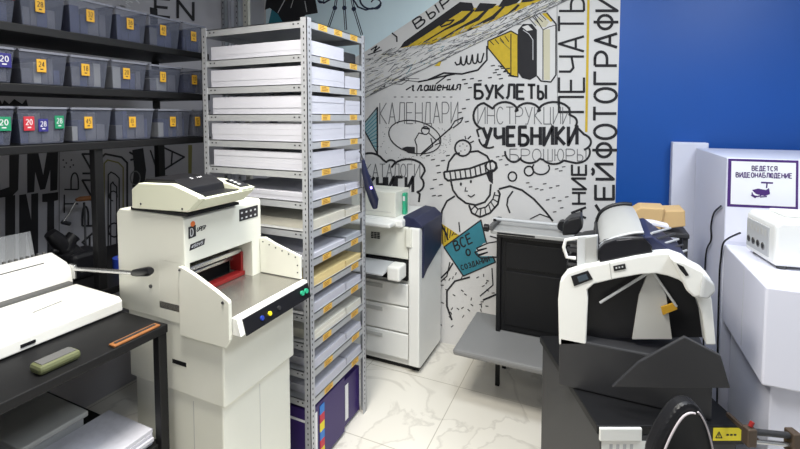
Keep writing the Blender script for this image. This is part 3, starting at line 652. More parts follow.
# clear plastic hood leaning behind the binder
a_ = [Vector((-2.11, .15, .8712)), Vector((-2.11, 1.02, .8712)), Vector((-2.17, 1.02, 1.12)), Vector((-2.17, .15, 1.12))]
b = MB(); n_ = Vector((.005, 0, .002)); b.add(a_+[v+n_ for v in a_], [(0, 1, 2, 3), (7, 6, 5, 4), (0, 4, 5, 1), (1, 5, 6, 2), (2, 6, 7, 3), (3, 7, 4, 0)], 'clear')
b.build('acetate_sheet', label='clear plastic sheet leaning behind the binding machine', cat='plastic sheet')
# black swivel arm tool and the bench things beside it
ar = root('clamp_lamp', (-2.16, 1.36, .8705), 'black jointed arm tool standing behind the binding machine', 'tool')
q = lambda x, y: onX(x, y, -2.17)
b = MB(); b.tube([q(50, 233), q(57, 240), q(66, 250)], [.024, .032, .03], 'black_plastic', 10); b.build('lower_arm', ar)
b = MB(); b.tube([q(66, 250), q(72, 258), q(80, 266)], [.044, .055, .045], 'black_plastic', 12); b.build('joint', ar)
b = MB(); b.tube([q(66, 250), q(70, 240), q(74, 236)], [.034, .028, .030], 'black_plastic', 10); b.build('upper_arm', ar)
b = MB(); b.box((-2.24, q(78, 270).y-.06, .8705), (-2.10, q(88, 270).y+.04, .99), 'black_plastic', .02); b.build('foot', ar)
b = MB(); b.tube([q(52, 252), q(62, 249)], .014, 'black_plastic', 10); b.build('side_grip', ar)
# brown handled stamp on a stack of jars
q2 = lambda x, y: onX(x, y, -2.40)
c = q2(84, 200); b = root('hand_stamp', (c.x, c.y, .8705), 'wooden handled tool resting across grey holder at the left wall', 'tool')
p = MB(); p.tube([q2(76, 200), q2(80, 199), q2(90, 198), q2(95, 199)], [.008, .013, .013, .010], 'wood', 12); p.build('handle', b)
p = MB(); p.tube([q2(76, 201), q2(70, 212), q2(64, 221)], .004, 'chrome', 8); p.tube([q2(62, 222), q2(70, 224)], .01, 'dark_grey', 8); p.build('blade', b)
p = MB(); p.tube([Vector((c.x, c.y, .8715)), Vector((c.x, c.y, .88)), Vector((c.x, c.y, .885)), Vector((c.x, c.y, c.z-.012))], [.03, .03, .005, .005], 'dark_grey', 12); p.build('holder', b)
c = q(92, 266); p = MB(); p.tube([Vector((-2.05, 1.34, .8715)), Vector((-2.05, 1.34, .935))], .05, 'blue_tape', 24); p.tube([Vector((-2.05, 1.34, .935)), Vector((-2.05, 1.34, .937))], .028, 'kraft', 20); p.build('tape_roll', label='roll of blue tape lying beside the black arm tool', cat='tape')
p = root('storage_jar', (-2.2, 1.60, .8705), 'dull metal jar with pale lid behind the cutter', 'jar')
b = MB(); b.lathe([(.0, 0), (.055, 0), (.058, .01), (.058, .11), (.054, .12)], (-2.2, 1.60, .8705), 'table_steel'); b.build('jar_body', p)
b = MB(); b.lathe([(.058, .12), (.058, .137), (.05, .142), (0, .142)], (-2.2, 1.60, .8705), 'kraft'); b.build('lid', p)

# ================================================================== PAPER CUTTER (guillotine)
gx, gy0, gy1 = -1.32, 1.075, 1.46
gc = root('paper_cutter', (-1.38, 1.27, 0), 'large white electric paper cutter with steel table and side guards', 'paper cutter')
b = MB()
b.prism([(-1.685, .0+.86), (-1.685, 1.232), (-1.668, 1.250), (gx-.01, 1.252), (gx, 1.242), (gx, 1.078), (-1.45, 1.078), (-1.45, .86)], None, 'y', gy0, gy1, 'machine', .004)
b.box((-1.46, gy1-.055, .86), (gx-.0003, gy1-.0003, 1.085), 'machine', .002); b.box((-1.46, gy0+.0003, .86), (gx-.0003, gy0+.022, 1.085), 'machine', .002)
b.build('housing', gc)
b = MB(); b.box((-1.462, gy0+.02, .93), (-1.449, gy1-.05, 1.08), 'black_metal'); b.build('throat', gc)
b = MB(); b.box((-1.41, gy0+.025, 1.025), (-1.375, gy1-.06, 1.042), 'chrome', .002); b.build('clamp_bar', gc)
b = MB(); b.box((-1.44, gy0+.025, .990), (-1.418, gy1-.06, 1.003), 'chrome', .002); b.build('blade', gc)
b = MB(); b.box((-1.435, gy1-.068, .945), (-1.37, gy1-.056, 1.03), 'red', .002); b.box((-1.40, gy0+.12, .931), (-1.36, gy1-.056, .948), 'red', .002); b.build('blade_guard', gc)
b = MB(); b.box((-1.46, gy0, .900), (-1.105, gy1, .930), 'table_steel', .003); b.build('cutting_table', gc)
b = MB(); b.prism([(-1.105, .931), (-1.105, .872), (-1.065, .872), (-1.083, .931)], None, 'y', gy0, gy1, 'offwhite', .002); b.build('table_edge', gc)
b = MB(); b.prism([(-1.0785, .922), (-1.0625, .868), (-1.0585, .868), (-1.0745, .922)], None, 'y', gy0+.02, gy1-.005, 'black_plastic', .0008)
b.build('control_strip', gc)
for y in (gy1-.03, gy1-.055):
    b = MB(); b.tube([(-1.070, y, .898), (-1.060, y, .900)], .0095, 'green', 14); b.build('green_button', gc)
for y, m in ((gy0+.10, 'blue_tape'), (gy0+.14, 'yellow'), (gy0+.19, 'dark_grey')): b = MB(); b.tube([(-1.070, y, .894), (-1.061, y, .896)], .008, m, 12); b.build('selector_button', gc)
b = MB(); b.prism([(-1.335, .90), (-1.335, 1.076), (-1.320, 1.078), (-1.26, 1.060), (-1.16, 1.020), (-1.104, .994), (-1.100, .988), (-1.100, .86), (-1.12, .83), (-1.335, .83)], None, 'y', gy0-.016, gy0-.002, 'machine', .003)
b.tube([(-1.125, gy0-.020, .985), (-1.125, gy0-.014, .985)], .005, 'dark_grey', 8); b.tube([(-1.325, gy0-.020, 1.066), (-1.325, gy0-.014, 1.066)], .004, 'dark_grey', 8)
b.build('side_guard', gc)
b = MB(); b.prism([(gx+.002, .933), (gx+.002, 1.085), (-1.29, 1.088), (-1.23, 1.066), (-1.14, 1.040), (-1.105, 1.030), (-1.105, .933)], None, 'y', gy1-.012, gy1, 'machine', .003)
for k in range(6): b.tube([(-1.30+k*.034, gy1-.0135, 1.068-k*.009), (-1.30+k*.034, gy1-.011, 1.068-k*.009)], .0032, 'dark_grey', 8)
for zz in (.99, .96): b.tube([(-1.12, gy1-.0135, zz), (-1.12, gy1-.011, zz)], .0032, 'dark_grey', 8)
b.build('side_guard', gc)
b = MB(); b.box((-1.62, gy0+.012, .02), (-1.165, gy1-.012, .865), 'machine', .006); b.box((-1.605, gy0+.02, 0), (-1.18, gy1-.02, .02), 'black_metal')
b.box((-1.64, gy0+.004, .60), (-1.15, gy1-.004, .865), 'machine', .006)
b.build('base_cabinet', gc)
b = MB(); b.box((-1.31, gy0+.0115, .05), (-1.306, gy0+.0125, .58), 'machine_grey'); b.box((-1.1655, gy0+.19, .05), (-1.1645, gy0+.193, .58), 'machine_grey'); b.box((-1.40, gy0+.0025, .705), (-1.33, gy0+.0045, .72), 'black_metal'); b.build('panel_seam', gc)
b = MB(); b.tube([(-1.50, gy0-.004, .975), (-1.50, gy0+.004, .975)], .007, 'dark_grey', 10); b.build('screw', gc)
# marks on the front of the housing
b = MB(); K2 = face_ink(b, (gx, gy0, 1.252), (0, 1, 0), (0, 0, 1), (1, 0, 0), .0006)
K2.fill([(.018, -.085), (.050, -.082), (.050, -.040), (.018, -.042)], 'ink', 1); K2.dot(.037, -.034, .010, 'orange', 2, n=14); K2.text('D', (.026, -.076), (.014, 0), (0, .026), .004, 'stick_white', 3)
K2.text('UPER', (.053, -.066), (.036, .0), (.006, .014), .0035, 'ink', 1)
K2.fill([(.020, -.128), (.085, -.122), (.090, -.100), (.025, -.106)], 'ink', 1); K2.text('450VS', (.028, -.121), (.05, .004), (.003, .010), .0025, 'stick_white', 2)
b.build('maker_badge', gc)
b = MB(); b.box((gx+.0005, gy1-.125, 1.178), (gx+.002, gy1-.02, 1.226), 'ink')
K2 = face_ink(b, (gx+.002, gy1-.125, 1.178), (0, 1, 0), (0, 0, 1), (1, 0, 0), .0006)
for i in range(4):
    for j in range(2): K2.fill([(.008+i*.025, .007+j*.022), (.018+i*.025, .007+j*.022), (.018+i*.025, .014+j*.022), (.008+i*.025, .014+j*.022)], 'stick_white' if (i+j) % 3 else 'light_grey', 1)
b.build('warning_plate', gc)
# the head unit on top, a part of the cutter
hd = MB(); hp = [(-1.575, 1.262), (-1.575, 1.332), (-1.535, 1.358), (-1.36, 1.364), (-1.232, 1.330), (-1.225, 1.322), (-1.285, 1.272)]
hy1 = 1.325
hd.prism(hp, None, 'y', gy0-.012, gy0+.012, 'machine_warm', .003)
hd.prism([(-1.575, 1.262), (-1.575, 1.322), (-1.24, 1.322), (-1.226, 1.319), (-1.285, 1.272)], None, 'y', gy0+.011, hy1, 'machine_warm', .002)
hd.prism([(-1.575, 1.30), (-1.575, 1.345), (-1.40, 1.352), (-1.30, 1.345), (-1.225, 1.327), (-1.24, 1.31)], None, 'y', hy1-.065, hy1+.001, 'machine_warm', .003)
for x in (-1.525, -1.31): hd.tube([(x, gy0-.0135, 1.282), (x, gy0-.010, 1.282)], .004, 'dark_grey', 8)
head = hd.build('head_unit', gc)
b = MB(); b.box((-1.60, gy0+.0, 1.2525), (-1.30, hy1-.01, 1.263), 'black_metal'); b.build('shadow_gap', gc)
b = MB(); b.prism([(-1.545, 1.318), (-1.535, 1.372), (-1.38, 1.376), (-1.32, 1.350), (-1.31, 1.318)], None, 'y', gy0+.013, hy1-.067, 'black_plastic', .004)
b.box((-1.32, gy0+.013, 1.3215), (-1.243, hy1-.067, 1.3255), 'black_plastic')
K2 = face_ink(b, (-1.362, gy0+.07, 1.3725), (0, 1, 0), (-.9, 0, .4), (.4, 0, .9), .001); K2.text('SLIM', (0, 0), (.05, 0), (0, .010), .0022, 'stick_white', 1)
b.build('black_cover', head)
b = MB(); X = Matrix.Translation((-1.27, hy1-.033, 1.3385)) @ Matrix.Rotation(math.radians(16), 4, 'Y'); b.box((-.055, -.024, -.002), (.028, .024, .003), 'black_plastic', .001, X)
for i in range(3): b.box((-.045+i*.02, -.014, .003), (-.033+i*.02, .0, .0038), 'light_grey', 0, X)
b.build('keypad', head)

# ================================================================== OFFICE COPIER in the corner
px0, px1, py0, py1 = -1.62, -.985, 2.45, 2.87
cp = root('office_copier', ((px0+px1)/2, (py0+py1)/2, 0), 'white floor-standing copier with a dark blue right side in the corner', 'copier')
wy = lambda x, y: onY(x, y, py0)
b = MB(); b.box((px0, py0+.03, .03), (px1, py1, .915), 'offwhite', .012)
b.box((px0+.02, py0+.05, 0), (px1-.02, py1-.02, .03), 'black_metal')
b.build('cabinet', cp)
b = MB(); b.box((px0+.005, py0+.004, .72), (px1-.075, py0+.032, .92), 'machine', .006); b.build('front_panel', cp)
b = MB(); b.box((px1-.07, py0, .05), (px1+.002, py0+.035, .92), 'offwhite', .008); b.build('front_post', cp)
for k, (za, zb) in enumerate(((.08, .24), (.25, .41), (.42, .56))):
    d = MB(); d.box((px0+.005, py0+.006, za), (px1-.075, py0+.032, zb), 'offwhite', .006); dr = d.build('paper_drawer', cp)
    d = MB(); d.box((px0+.2, py0+.001, zb-.045), (px1-.25, py0+.007, zb-.020), 'machine_grey', .003); d.build('handle', dr)
b = MB()
for i in range(3):
    for j in range(4): b.box((-1.315+i*.022, py0+.001, .862-j*.011), (-1.298+i*.022, py0+.005, .869-j*.011), 'dark_grey')
b.build('vent', cp)
b = MB(); b.box((px0+.01, py0+.003, .585), (px1-.08, py0+.031, .71), 'black_metal'); b.build('output_slot', cp)
b = MB(); b.prism([(py0-.16, .655), (py0-.16, .667), (py0+.02, .700), (py0+.02, .672)], None, 'x', px0+.12, px1-.17, 'light_grey', .003); b.box((px1-.17, py0-.10, .61), (px1-.085, py0+.01, .70), 'offwhite', .012); b.build('output_tray', cp)
b = MB(); b.box((px1-.085, py0-.012, .80), (px1-.045, py0+.004, .92), 'machine', .006); b.build('door_handle', cp)
b = MB(); b.box((px0, py0-.03, .92), (px1-.10, py1, .97), 'offwhite', .012); b.box((px0, py0-.12, .935), (px1-.14, py0-.02, .962), 'offwhite', .008); b.build('top_deck', cp)
b = MB(); b.prism([(px1-.115, .92), (px1-.115, .985), (px1-.04, .978), (px1+.012, .935), (px1+.012, .92)], None, 'y', py0+.02, py1-.02, 'navy', .004)
b.prism([(py0+.05, .925), (py0+.05, .60), (py0+.12, .64), (py1-.03, .72), (py1-.03, .925)], None, 'x', px1-.002, px1+.012, 'navy', .003); b.build('side_cover', cp)
# box standing on the copier
b = MB(); c0 = onY(352, 219, py0+.03); c1 = onY(396, 219, py0+.03)
b.box((c0.x, py0+.02, .971), (c1.x, py0+.24, 1.130), 'machine', .004); b.box((c0.x+.04, py0+.0185, 1.00), (c1.x-.03, py0+.0195, 1.002), 'machine_grey'); b.box((c0.x, py0+.13, 1.1295), (c1.x, py0+.134, 1.1305), 'machine_grey')
b.build('carton', label='plain white carton standing on the corner copier', cat='carton')
b = MB(); b.box((c1.x+.003, py0+.12, .971), (c1.x+.025, py0+.16, 1.11), 'green', .003); b.box((c1.x+.006, py0+.119, 1.06), (c1.x+.022, py0+.1205, 1.09), 'stick_white'); b.build('small_pack', label='narrow green pack beside the white carton on the copier', cat='pack')

# ================================================================== TRIMMER ON BLACK STAND
ty = 2.55
t0, t1 = onY(493, 230, ty), onY(566, 232, ty)
st = root('trimmer_stand', ((t0.x+t1.x)/2, ty+.12, 0), 'black draped stand under the grey rotary trimmer', 'stand')
sx0, sx1 = onY(500, 240, ty).x, t1.x+.10
zt = onY(520, 236, ty).z
b = MB(); b.box((sx0, ty+.02, .34), (sx1, ty+.22, zt-.02), 'black_metal', .004); b.build('black_panel', st)
b = MB(); b.box((sx0+.03, ty+.012, .72), (sx1-.03, ty+.02, zt-.05), 'black_metal', .003); b.build('upper_drawer', st)
b = MB(); b.box((sx0+.03, ty+.012, .38), (sx1-.03, ty+.02, .70), 'black_metal', .003); b.build('lower_drawer', st)
b = MB(); b.box((sx0-.02, ty, zt-.02), (sx1+.02, ty+.24, zt), 'dark_grey', .003); b.build('stand_top', st)
for x in (sx0-.02, sx1-.02):
    for y in (ty+.0, ty+.20): MB().box((x, y, 0), (x+.025, y+.025, zt-.02), 'black_metal', .003).build('leg', st)
f0 = onY(452, 343, ty-.12).x
b = MB(); b.box((f0+.06, ty-.30, .300), (sx1+.06, ty+.22, .335), 'steel_grey', .012); b.build('foot_shelf', st)
rt = root('rotary_trimmer', ((t0.x+t1.x)/2, ty+.1, zt), 'grey rotary paper trimmer with a black knob on the black stand', 'trimmer')
b = MB(); b.box((t0.x-.01, ty-.02, zt), (t1.x+.04, ty+.22, zt+.022), 'silver', .004); b.build('bed', rt)
b = MB(); b.box((t0.x-.02, ty-.03, zt+.022), (t0.x+.005, ty+.23, zt+.05), 'grey_rubber', .004); b.build('end_block', rt)
b = MB(); b.tube([(t0.x-.02, ty+.10, zt+.062), (t1.x+.05, ty+.10, zt+.062)], .010, 'light_grey', 12); b.box((t0.x-.02, ty+.09, zt+.022), (t0.x, ty+.11, zt+.065), 'black_plastic', .002); b.build('guide_rail', rt)
c = onY(563, 220, ty+.1); b = MB(); b.tube([(c.x, ty+.07, zt+.062), (c.x, ty+.135, zt+.062)], .028, 'black_plastic', 20); b.build('cutting_head', rt)
b = MB(); b.tube([(t0.x-.045, ty-.03, zt+.035), (t0.x-.02, ty-.03, zt+.035)], .022, 'black_plastic', 18); b.build('knob', rt)
b = MB(); b.box((t0.x+.03, ty-.026, zt+.006), (t0.x+.24, ty-.020, zt+.014), 'black_plastic'); b.build('scale_strip', rt)

# ================================================================== FOLDING / CREASING MACHINE
# own frame: x to the right as seen from the aisle, y away, z up
Y0 = 1.68; FMb = XF(F_*1.6, YAW); FMa = XF((0, Y0, 0)); FM = FMb
def fp(x, y, d=1.6):         # pixel -> (u, z) in the machine's frame at distance d
    if FM is FMb: p = onD(x, y, d); return (p.dot(R_), p.z)
    p = onY(x, y, Y0+d-1.6); return (p.x, p.z)
class FB(MB):
    def done(s, name, parent, **k):
        s.v = [FM @ v for v in s.v]; return s.build(name, parent, **k)
u0 = fp(560, 300)[0]; u1 = fp(705, 300)[0]
# low steel bench carrying it
bench = root('machine_bench', FM @ Vector(((u0+u1)/2+.03, .1, 0)), 'low white bench with black top and yellow warning label under the creasing machine', 'bench', rz=YAW)
bu0, bu1 = fp(601, 430, 1.36)[0], fp(745, 430, 1.36)[0]; bz = onD(640, 427, 1.36).z
b = FB(); b.box((bu0, -.235, .03), (bu1-.02, .34, bz-.03), 'dark_grey', .006); b.done('body', bench)
b = FB(); b.box((bu0-.01, -.235, bz-.03), (bu1, .35, bz), 'black_metal', .004); b.done('top', bench)
b = FB(); b.box((bu0-.005, -.245, bz-.045), (bu0+.13, -.235, bz-.002), 'offwhite', .003)
for k in range(4): b.box((bu0+.03+k*.022, -.237, bz-.16), (bu0+.04+k*.022, -.2345, bz-.06), 'light_grey')
b.box((bu0+.005, -.2365, .05), (bu0+.15, -.235, bz-.05), 'offwhite'); b.done('front_plate', bench)
for x in (bu0+.03, bu1-.07): b = FB(); b.box((x, -.2, 0), (x+.03, -.17, .03), 'black_metal'); b.box((x, .3, 0), (x+.03, .33, .03), 'black_metal'); b.done('foot', bench)
b = FB(); yl = [fp(713, 431, 1.362), fp(741, 431, 1.362), fp(741, 444, 1.362), fp(713, 444, 1.362)]
b.box((yl[0][0], -.2395, bz-.046), (yl[1][0], -.2385, bz-.046+.042), 'yellow')
K2 = face_ink(b, (yl[0][0], -.2395, bz-.046), (1, 0, 0), (0, 0, 1), (0, -1, 0)); K2.line([(.008, .010), (.018, .030), (.028, .010), (.008, .010)], .003, 'ink', 1); K2.line([(.018, .014), (.018, .024)], .003, 'ink', 1)
for k in range(3): K2.line([(.042+k*.012, .020), (.050+k*.012, .020)], .006, 'ink', 1)
b.done('warning_label', bench)
b = FB(); b.box((yl[0][0]-.03, -.238, bz-.06), (bu1-.0, -.2352, bz-.002), 'black_plastic'); b.done('black_fascia', bench)
# clamp rod at its right end
cr = root('clamp_rod', FM @ Vector((bu1, -.33, bz-.0)), 'brown-black clamp rod with end blocks at the lower right', 'clamp', rz=YAW)
ra, rb_ = fp(746, 431, 1.25), fp(796, 436, 1.25); rv = -.35
b = FB(); b.tube([(ra[0], rv, ra[1]), (rb_[0], rv, rb_[1])], .009, 'dark_grey', 12); b.done('upper_rod', cr)
b = FB(); b.tube([(ra[0], rv, ra[1]-.028), (rb_[0], rv, rb_[1]-.028)], .007, 'chrome', 12); b.done('lower_rod', cr)
b = FB(); b.box((ra[0]-.003, rv-.014, ra[1]-.042), (ra[0]+.024, rv+.014, ra[1]+.012), 'brown_metal', .004); b.done('clamp_block', cr)
b = FB(); b.box((rb_[0]-.022, rv-.018, rb_[1]-.05), (rb_[0]+.004, rv+.018, rb_[1]+.016), 'brown_metal', .004); b.done('clamp_block', cr)
b = FB(); b.box((1.046, rv-.004, ra[1]-.034), (1.056, -.236, ra[1]-.022), 'brown_metal'); b.done('mounting_arm', cr)
b = FB(); b.tube([(ra[0]+.012, rv, ra[1]+.014), (ra[0]+.018, rv, ra[1]+.028)], .006, 'red', 10); b.done('thumb_screw', cr)

FM = FMa; u0 = fp(560, 300)[0]; u1 = fp(705, 300)[0]
fm = root('creasing_machine', FM @ Vector(((u0+u1)/2, .15, bz)), 'white and black creasing machine with an arched side and silver hood', 'creasing machine')
outer = [(559, 345), (558, 300), (560, 282), (567, 273), (585, 267), (609, 262.5), (636, 257), (655, 254), (670, 253), (684, 258), (696, 268), (706, 282), (712, 300), (716, 345)]
inner = [(706, 345), (702, 315), (697, 300), (689, 288), (679, 280), (668, 276), (656, 273.5), (640, 274.5), (615, 279), (594, 284), (587, 290), (588, 300), (586, 345)]
poly = [fp(x, y) for x, y in outer+inner]
b = FB(); b.prism(poly, None, 'y', 0, .055, 'offwhite', .004); shell = b.done('side_shell', fm)
b = FB(); b.prism([fp(x, y) for x, y in [(609, 262.3), (610, 262.2), (612, 279.5), (611, 279.7)]], None, 'y', -.0012, .002, 'machine_grey'); b.done('shell_seam', shell)
b = FB(); b.prism([fp(x, y) for x, y in [(571, 276), (588, 270.5), (593, 279), (574, 286)]], None, 'y', -.004, .001, 'black_plastic', .001)
b.prism([fp(x, y) for x, y in [(577, 276.5), (586, 273.5), (589, 278.5), (579, 282)]], None, 'y', -.006, -.003, 'screen', .0008); b.done('control_panel', shell)
b = FB(); b.prism([fp(x, y) for x, y in [(613, 266), (625, 263.5), (626, 268.5), (614, 271)]], None, 'y', -.004, .001, 'black_plastic', .001)
for k in range(3): b.prism([fp(615.5+k*3, 267-k*.6), fp(617+k*3, 266.7-k*.6), fp(617.2+k*3, 268.2-k*.6), fp(615.7+k*3, 268.5-k*.6)], None, 'y', -.005, -.003, 'light_grey')
b.done('button_plate', shell)
# dark inside of the arch
ins = inner[:-1]
b = FB(); b.prism([fp(x, y) for x, y in inner], None, 'y', .055, .065, 'black_plastic'); b.done('inner_panel', fm)
b = FB(); b.prism([fp(x, y) for x, y in [(633, 345), (640, 300), (650, 276), (656, 276), (668, 300), (674, 345)]], None, 'y', .042, .054, 'machine_grey', .001); b.done('grey_bracket', fm)
b = FB(); p0_, p1_ = fp(600, 306), fp(650, 275); b.tube([(p0_[0], .030, p0_[1]), (p1_[0], .030, p1_[1])], .005, 'light_grey', 8)
p0_, p1_ = fp(654, 275), fp(678, 310); b.tube([(p0_[0], .030, p0_[1]), (p1_[0], .030, p1_[1])], .004, 'light_grey', 8); b.done('strut', fm)
b = FB(); b.prism([fp(x, y) for x, y in [(662, 311), (677, 306), (679, 313), (664, 319)]], None, 'y', .030, .040, 'stick_yellow', .001); b.done('yellow_tag', fm)
# base body and rear side
zb = fp(600, 345)[1]
b = FB(); b.box((u0+.0, .0, bz+.001), (u1+.03, .42, zb), 'dark_grey', .006); b.box((u0+.01, .36, zb-.01), (u1+.01, .415, fp(650, 275)[1]-.03), 'black_plastic', .01); b.done('base', fm)
# right-hand rounded lobe
lobe = [(668, 254), (682, 257), (700, 266), (708, 274), (710, 284), (704, 290), (692, 293), (684, 286), (678, 272)]
b = FB(); b.prism([fp(x, y) for x, y in lobe], None, 'y', -.05, .02, 'offwhite', .008); b.prism([fp(x, y) for x, y in [(700, 269), (710, 277), (711, 285), (704, 292), (696, 291), (698, 279)]], None, 'y', -.065, .01, 'light_grey', .006); b.done('delivery_cap', fm)
b = FB(); b.prism([fp(x, y) for x, y in [(674, 258.5), (681, 262), (686, 270), (683, 271), (677, 264)]], None, 'y', -.053, -.049, 'black_plastic'); b.done('slot', fm)
# head deck: black body behind the shell, silver hood
d2 = 1.66
b = FB(); b.prism([fp(x, y, d2) for x, y in [(566, 266), (570, 254), (582, 248), (600, 246), (640, 246), (655, 256), (640, 266), (590, 272), (568, 276)]], None, 'y', .06, .33, 'black_plastic', .006); b.done('head_body', fm)
def ring(pts_out, d, y0, y1, m, name, bev=.004): b = FB(); b.prism([fp(x, y, d) for x, y in pts_out], None, 'y', y0, y1, m, bev); return b.done(name, fm)
ring([(600, 264), (598, 250), (604, 244), (616, 240), (632, 238), (645, 238), (652, 246), (653, 256), (640, 262), (615, 268)], 1.62, .02, .10, 'black_gloss', 'roller_housing')
# hood: curved sheet swept backwards
def curve_pts(P, n): 
    out = []
    for i in range(n+1):
        t = i/n*(len(P)-1); k = min(int(t), len(P)-2); f = t-k
        a = P[max(k-1, 0)]; b_ = P[k]; c_ = P[k+1]; d_ = P[min(k+2, len(P)-1)]
        out.append(tuple(.5*(2*b_[j]+(-a[j]+c_[j])*f+(2*a[j]-5*b_[j]+4*c_[j]-d_[j])*f*f+(-a[j]+3*b_[j]-3*c_[j]+d_[j])*f*f*f) for j in range(2)))
    return out
front = curve_pts([fp(x, y, 1.66) for x, y in [(600, 247), (604, 243), (616, 238), (632, 234), (644, 233)]], 14)
back = curve_pts([fp(x, y, 1.98) for x, y in [(597, 224), (601, 214), (610, 208), (622, 205.5), (632, 206)]], 14)
b = FB(); vs = []; th = .006; NR = 6
for r_ in range(NR+1):
    t = r_/NR
    for i in range(15):
        u = front[i][0]*(1-t)+back[i][0]*t; zz = front[i][1]*(1-t)+back[i][1]*t+.012*math.sin(PI*t); vs.append((u, .062+.32*t, zz))
n15 = 15; tot = len(vs); vs += [(v[0]+.002, v[1], v[2]-th) for v in vs]
fs = [(r_*n15+i, r_*n15+i+1, (r_+1)*n15+i+1, (r_+1)*n15+i) for r_ in range(NR) for i in range(14)]
fs += [tuple(tot+k for k in f[::-1]) for f in fs]
b.add(vs, fs, 'silver', True); b.done('silver_hood', fm)
b = FB(); b.tube([(u, .064, zz+.001) for u, zz in front], .005, 'light_grey', 8); b.done('hood_trim', fm)
b = FB(); b.tube([(u, .385, zz+.004) for u, zz in [(back[0][0]-.006, back[0][1]-.05)]+back], .010, 'black_plastic', 8); b.tube([(front[0][0]-.004, .07, front[0][1]-.02)]+[(back[0][0]*t+front[0][0]*(1-t)-.004, .062+.32*t, back[0][1]*t+front[0][1]*(1-t)+.004) for t in (.2, .5, .8, 1)], .008, 'black_plastic', 8); b.done('hood_rim', fm)
b = FB(); b.prism([fp(x, y, 1.66) for x, y in [(597, 262), (598, 246), (645, 236), (652, 256)]], None, 'y', .064, .16, 'black_gloss', .003); b.done('under_hood', fm)
# left feed side
b = FB(); b.prism([fp(x, y, 1.72) for x, y in [(578, 268), (578, 232), (598, 230), (598, 265)]], None, 'y', .040, .056, 'light_grey', .002); b.prism([fp(x, y, 1.715) for x, y in [(586, 266), (586, 233), (597, 231), (597, 264)]], None, 'y', .036, .041, 'silver', .001); b.done('feed_plate', fm)
b = FB(); b.prism([fp(x, y, 1.70) for x, y in [(562, 236), (563, 224), (569, 219), (581, 216), (583, 228), (577, 235)]], None, 'y', .10, .20, 'black_plastic', .008); b.done('feed_corner', fm)
b = FB(); q_ = [fp(x, y, 1.66) for x, y in [(578, 237), (566, 239), (564, 246), (567, 256), (576, 257)]]; b.tube([(u, .045, zz) for u, zz in q_], .0065, 'offwhite', 8); b.done('feed_handle', fm)
for k in range(4):
    q_ = [fp(x, y, 1.66) for x, y in [(567, 242+7*k), (579, 239+7*k)]]
    b = FB(); b.box((q_[0][0], .05, q_[0][1]-.007), (q_[1][0], .075, q_[0][1]+.007), 'dark_grey', .004); b.done('roller', fm)
# right rack of rods
b = FB(); b.prism([fp(x, y, 1.70) for x, y in [(640, 234), (650, 233), (676, 252), (690, 262), (672, 262), (655, 258)]], None, 'y', .05, .36, 'navy', .004); b.done('delivery_deck', fm)
for k in range(5):
    a0 = fp(651+k*5.0, 236+k*5.5, 1.70); a1 = fp(664+k*4, 228+k*5.5, 1.95)
    b = FB(); b.tube([(a0[0], .09, a0[1]+.012), (a1[0]+.02, .34, a1[1]+.004)], .0045, 'light_grey' if k % 2 == 0 else 'dark_grey', 8); b.done('guide_rod', fm)
# grey delivery tray hanging below
b = FB(); b.prism([fp(x, y, 1.45) for x, y in [(612, 398), (640, 372), (688, 346), (726, 366), (736, 400)]], None, 'y', -.09, -.075, 'dark_grey', .003); b.done('delivery_tray', fm)
# kraft parcel and white packet behind/above
kb = MB(); kd = 2.12
P3 = lambda x, y, d: onD(x, y, d)
pc = [P3(634, 213, 2.03), P3(661, 208, 2.12), P3(684, 212, 2.2), P3(684, 224, 2.2), P3(661, 228, 2.06), P3(640, 226, 2.0)]
kr = root('kraft_parcel', FM @ Vector((fp(660, 226, 2.3)[0], .72, fp(660, 228, 2.3)[1])), 'kraft paper parcel propped behind the creasing machine hood', 'parcel')
b = FB(); b.prism([fp(x, y, 2.30) for x, y in [(633, 210), (640, 206), (664, 207), (660, 228), (647, 228), (636, 216)]], None, 'y', .66, .80, 'kraft', .006); b.done('left_bundle', kr)
b = FB(); b.prism([fp(x, y, 2.30) for x, y in [(660, 210), (684, 209.5), (684.5, 225), (661, 228)]], None, 'y', .67, .82, 'kraft', .004); b.done('right_bundle', kr)
sp = root('parcel_table', FM @ Vector((fp(660, 230, 2.30)[0], .74, 0)), 'narrow dark side table behind the creasing machine', 'table')
zk = fp(650, 228.6, 2.30)[1]-.002
b = FB(); b.box((fp(636, 230, 2.30)[0], .655, zk-.02), (fp(688, 230, 2.30)[0], .84, zk), 'dark_grey', .003); b.done('tabletop', sp)
for uu in (fp(638, 230, 2.30)[0], fp(682, 230, 2.30)[0]):
    for vv in (.665, .81): b = FB(); b.box((uu, vv, 0), (uu+.02, vv+.02, zk-.02), 'dark_grey', .002); b.done('leg', sp)
pk = FB(); pk.prism([fp(x, y, 1.9) for x, y in [(642, 225), (656, 226), (672, 230), (671, 233), (655, 230), (643, 227)]], None, 'y', .37, .42, 'white_gloss', .003)
pk.v = [FM @ v for v in pk.v]; pk.build('white_packet', label='crumpled white packet on the rods of the creasing machine', cat='packet')

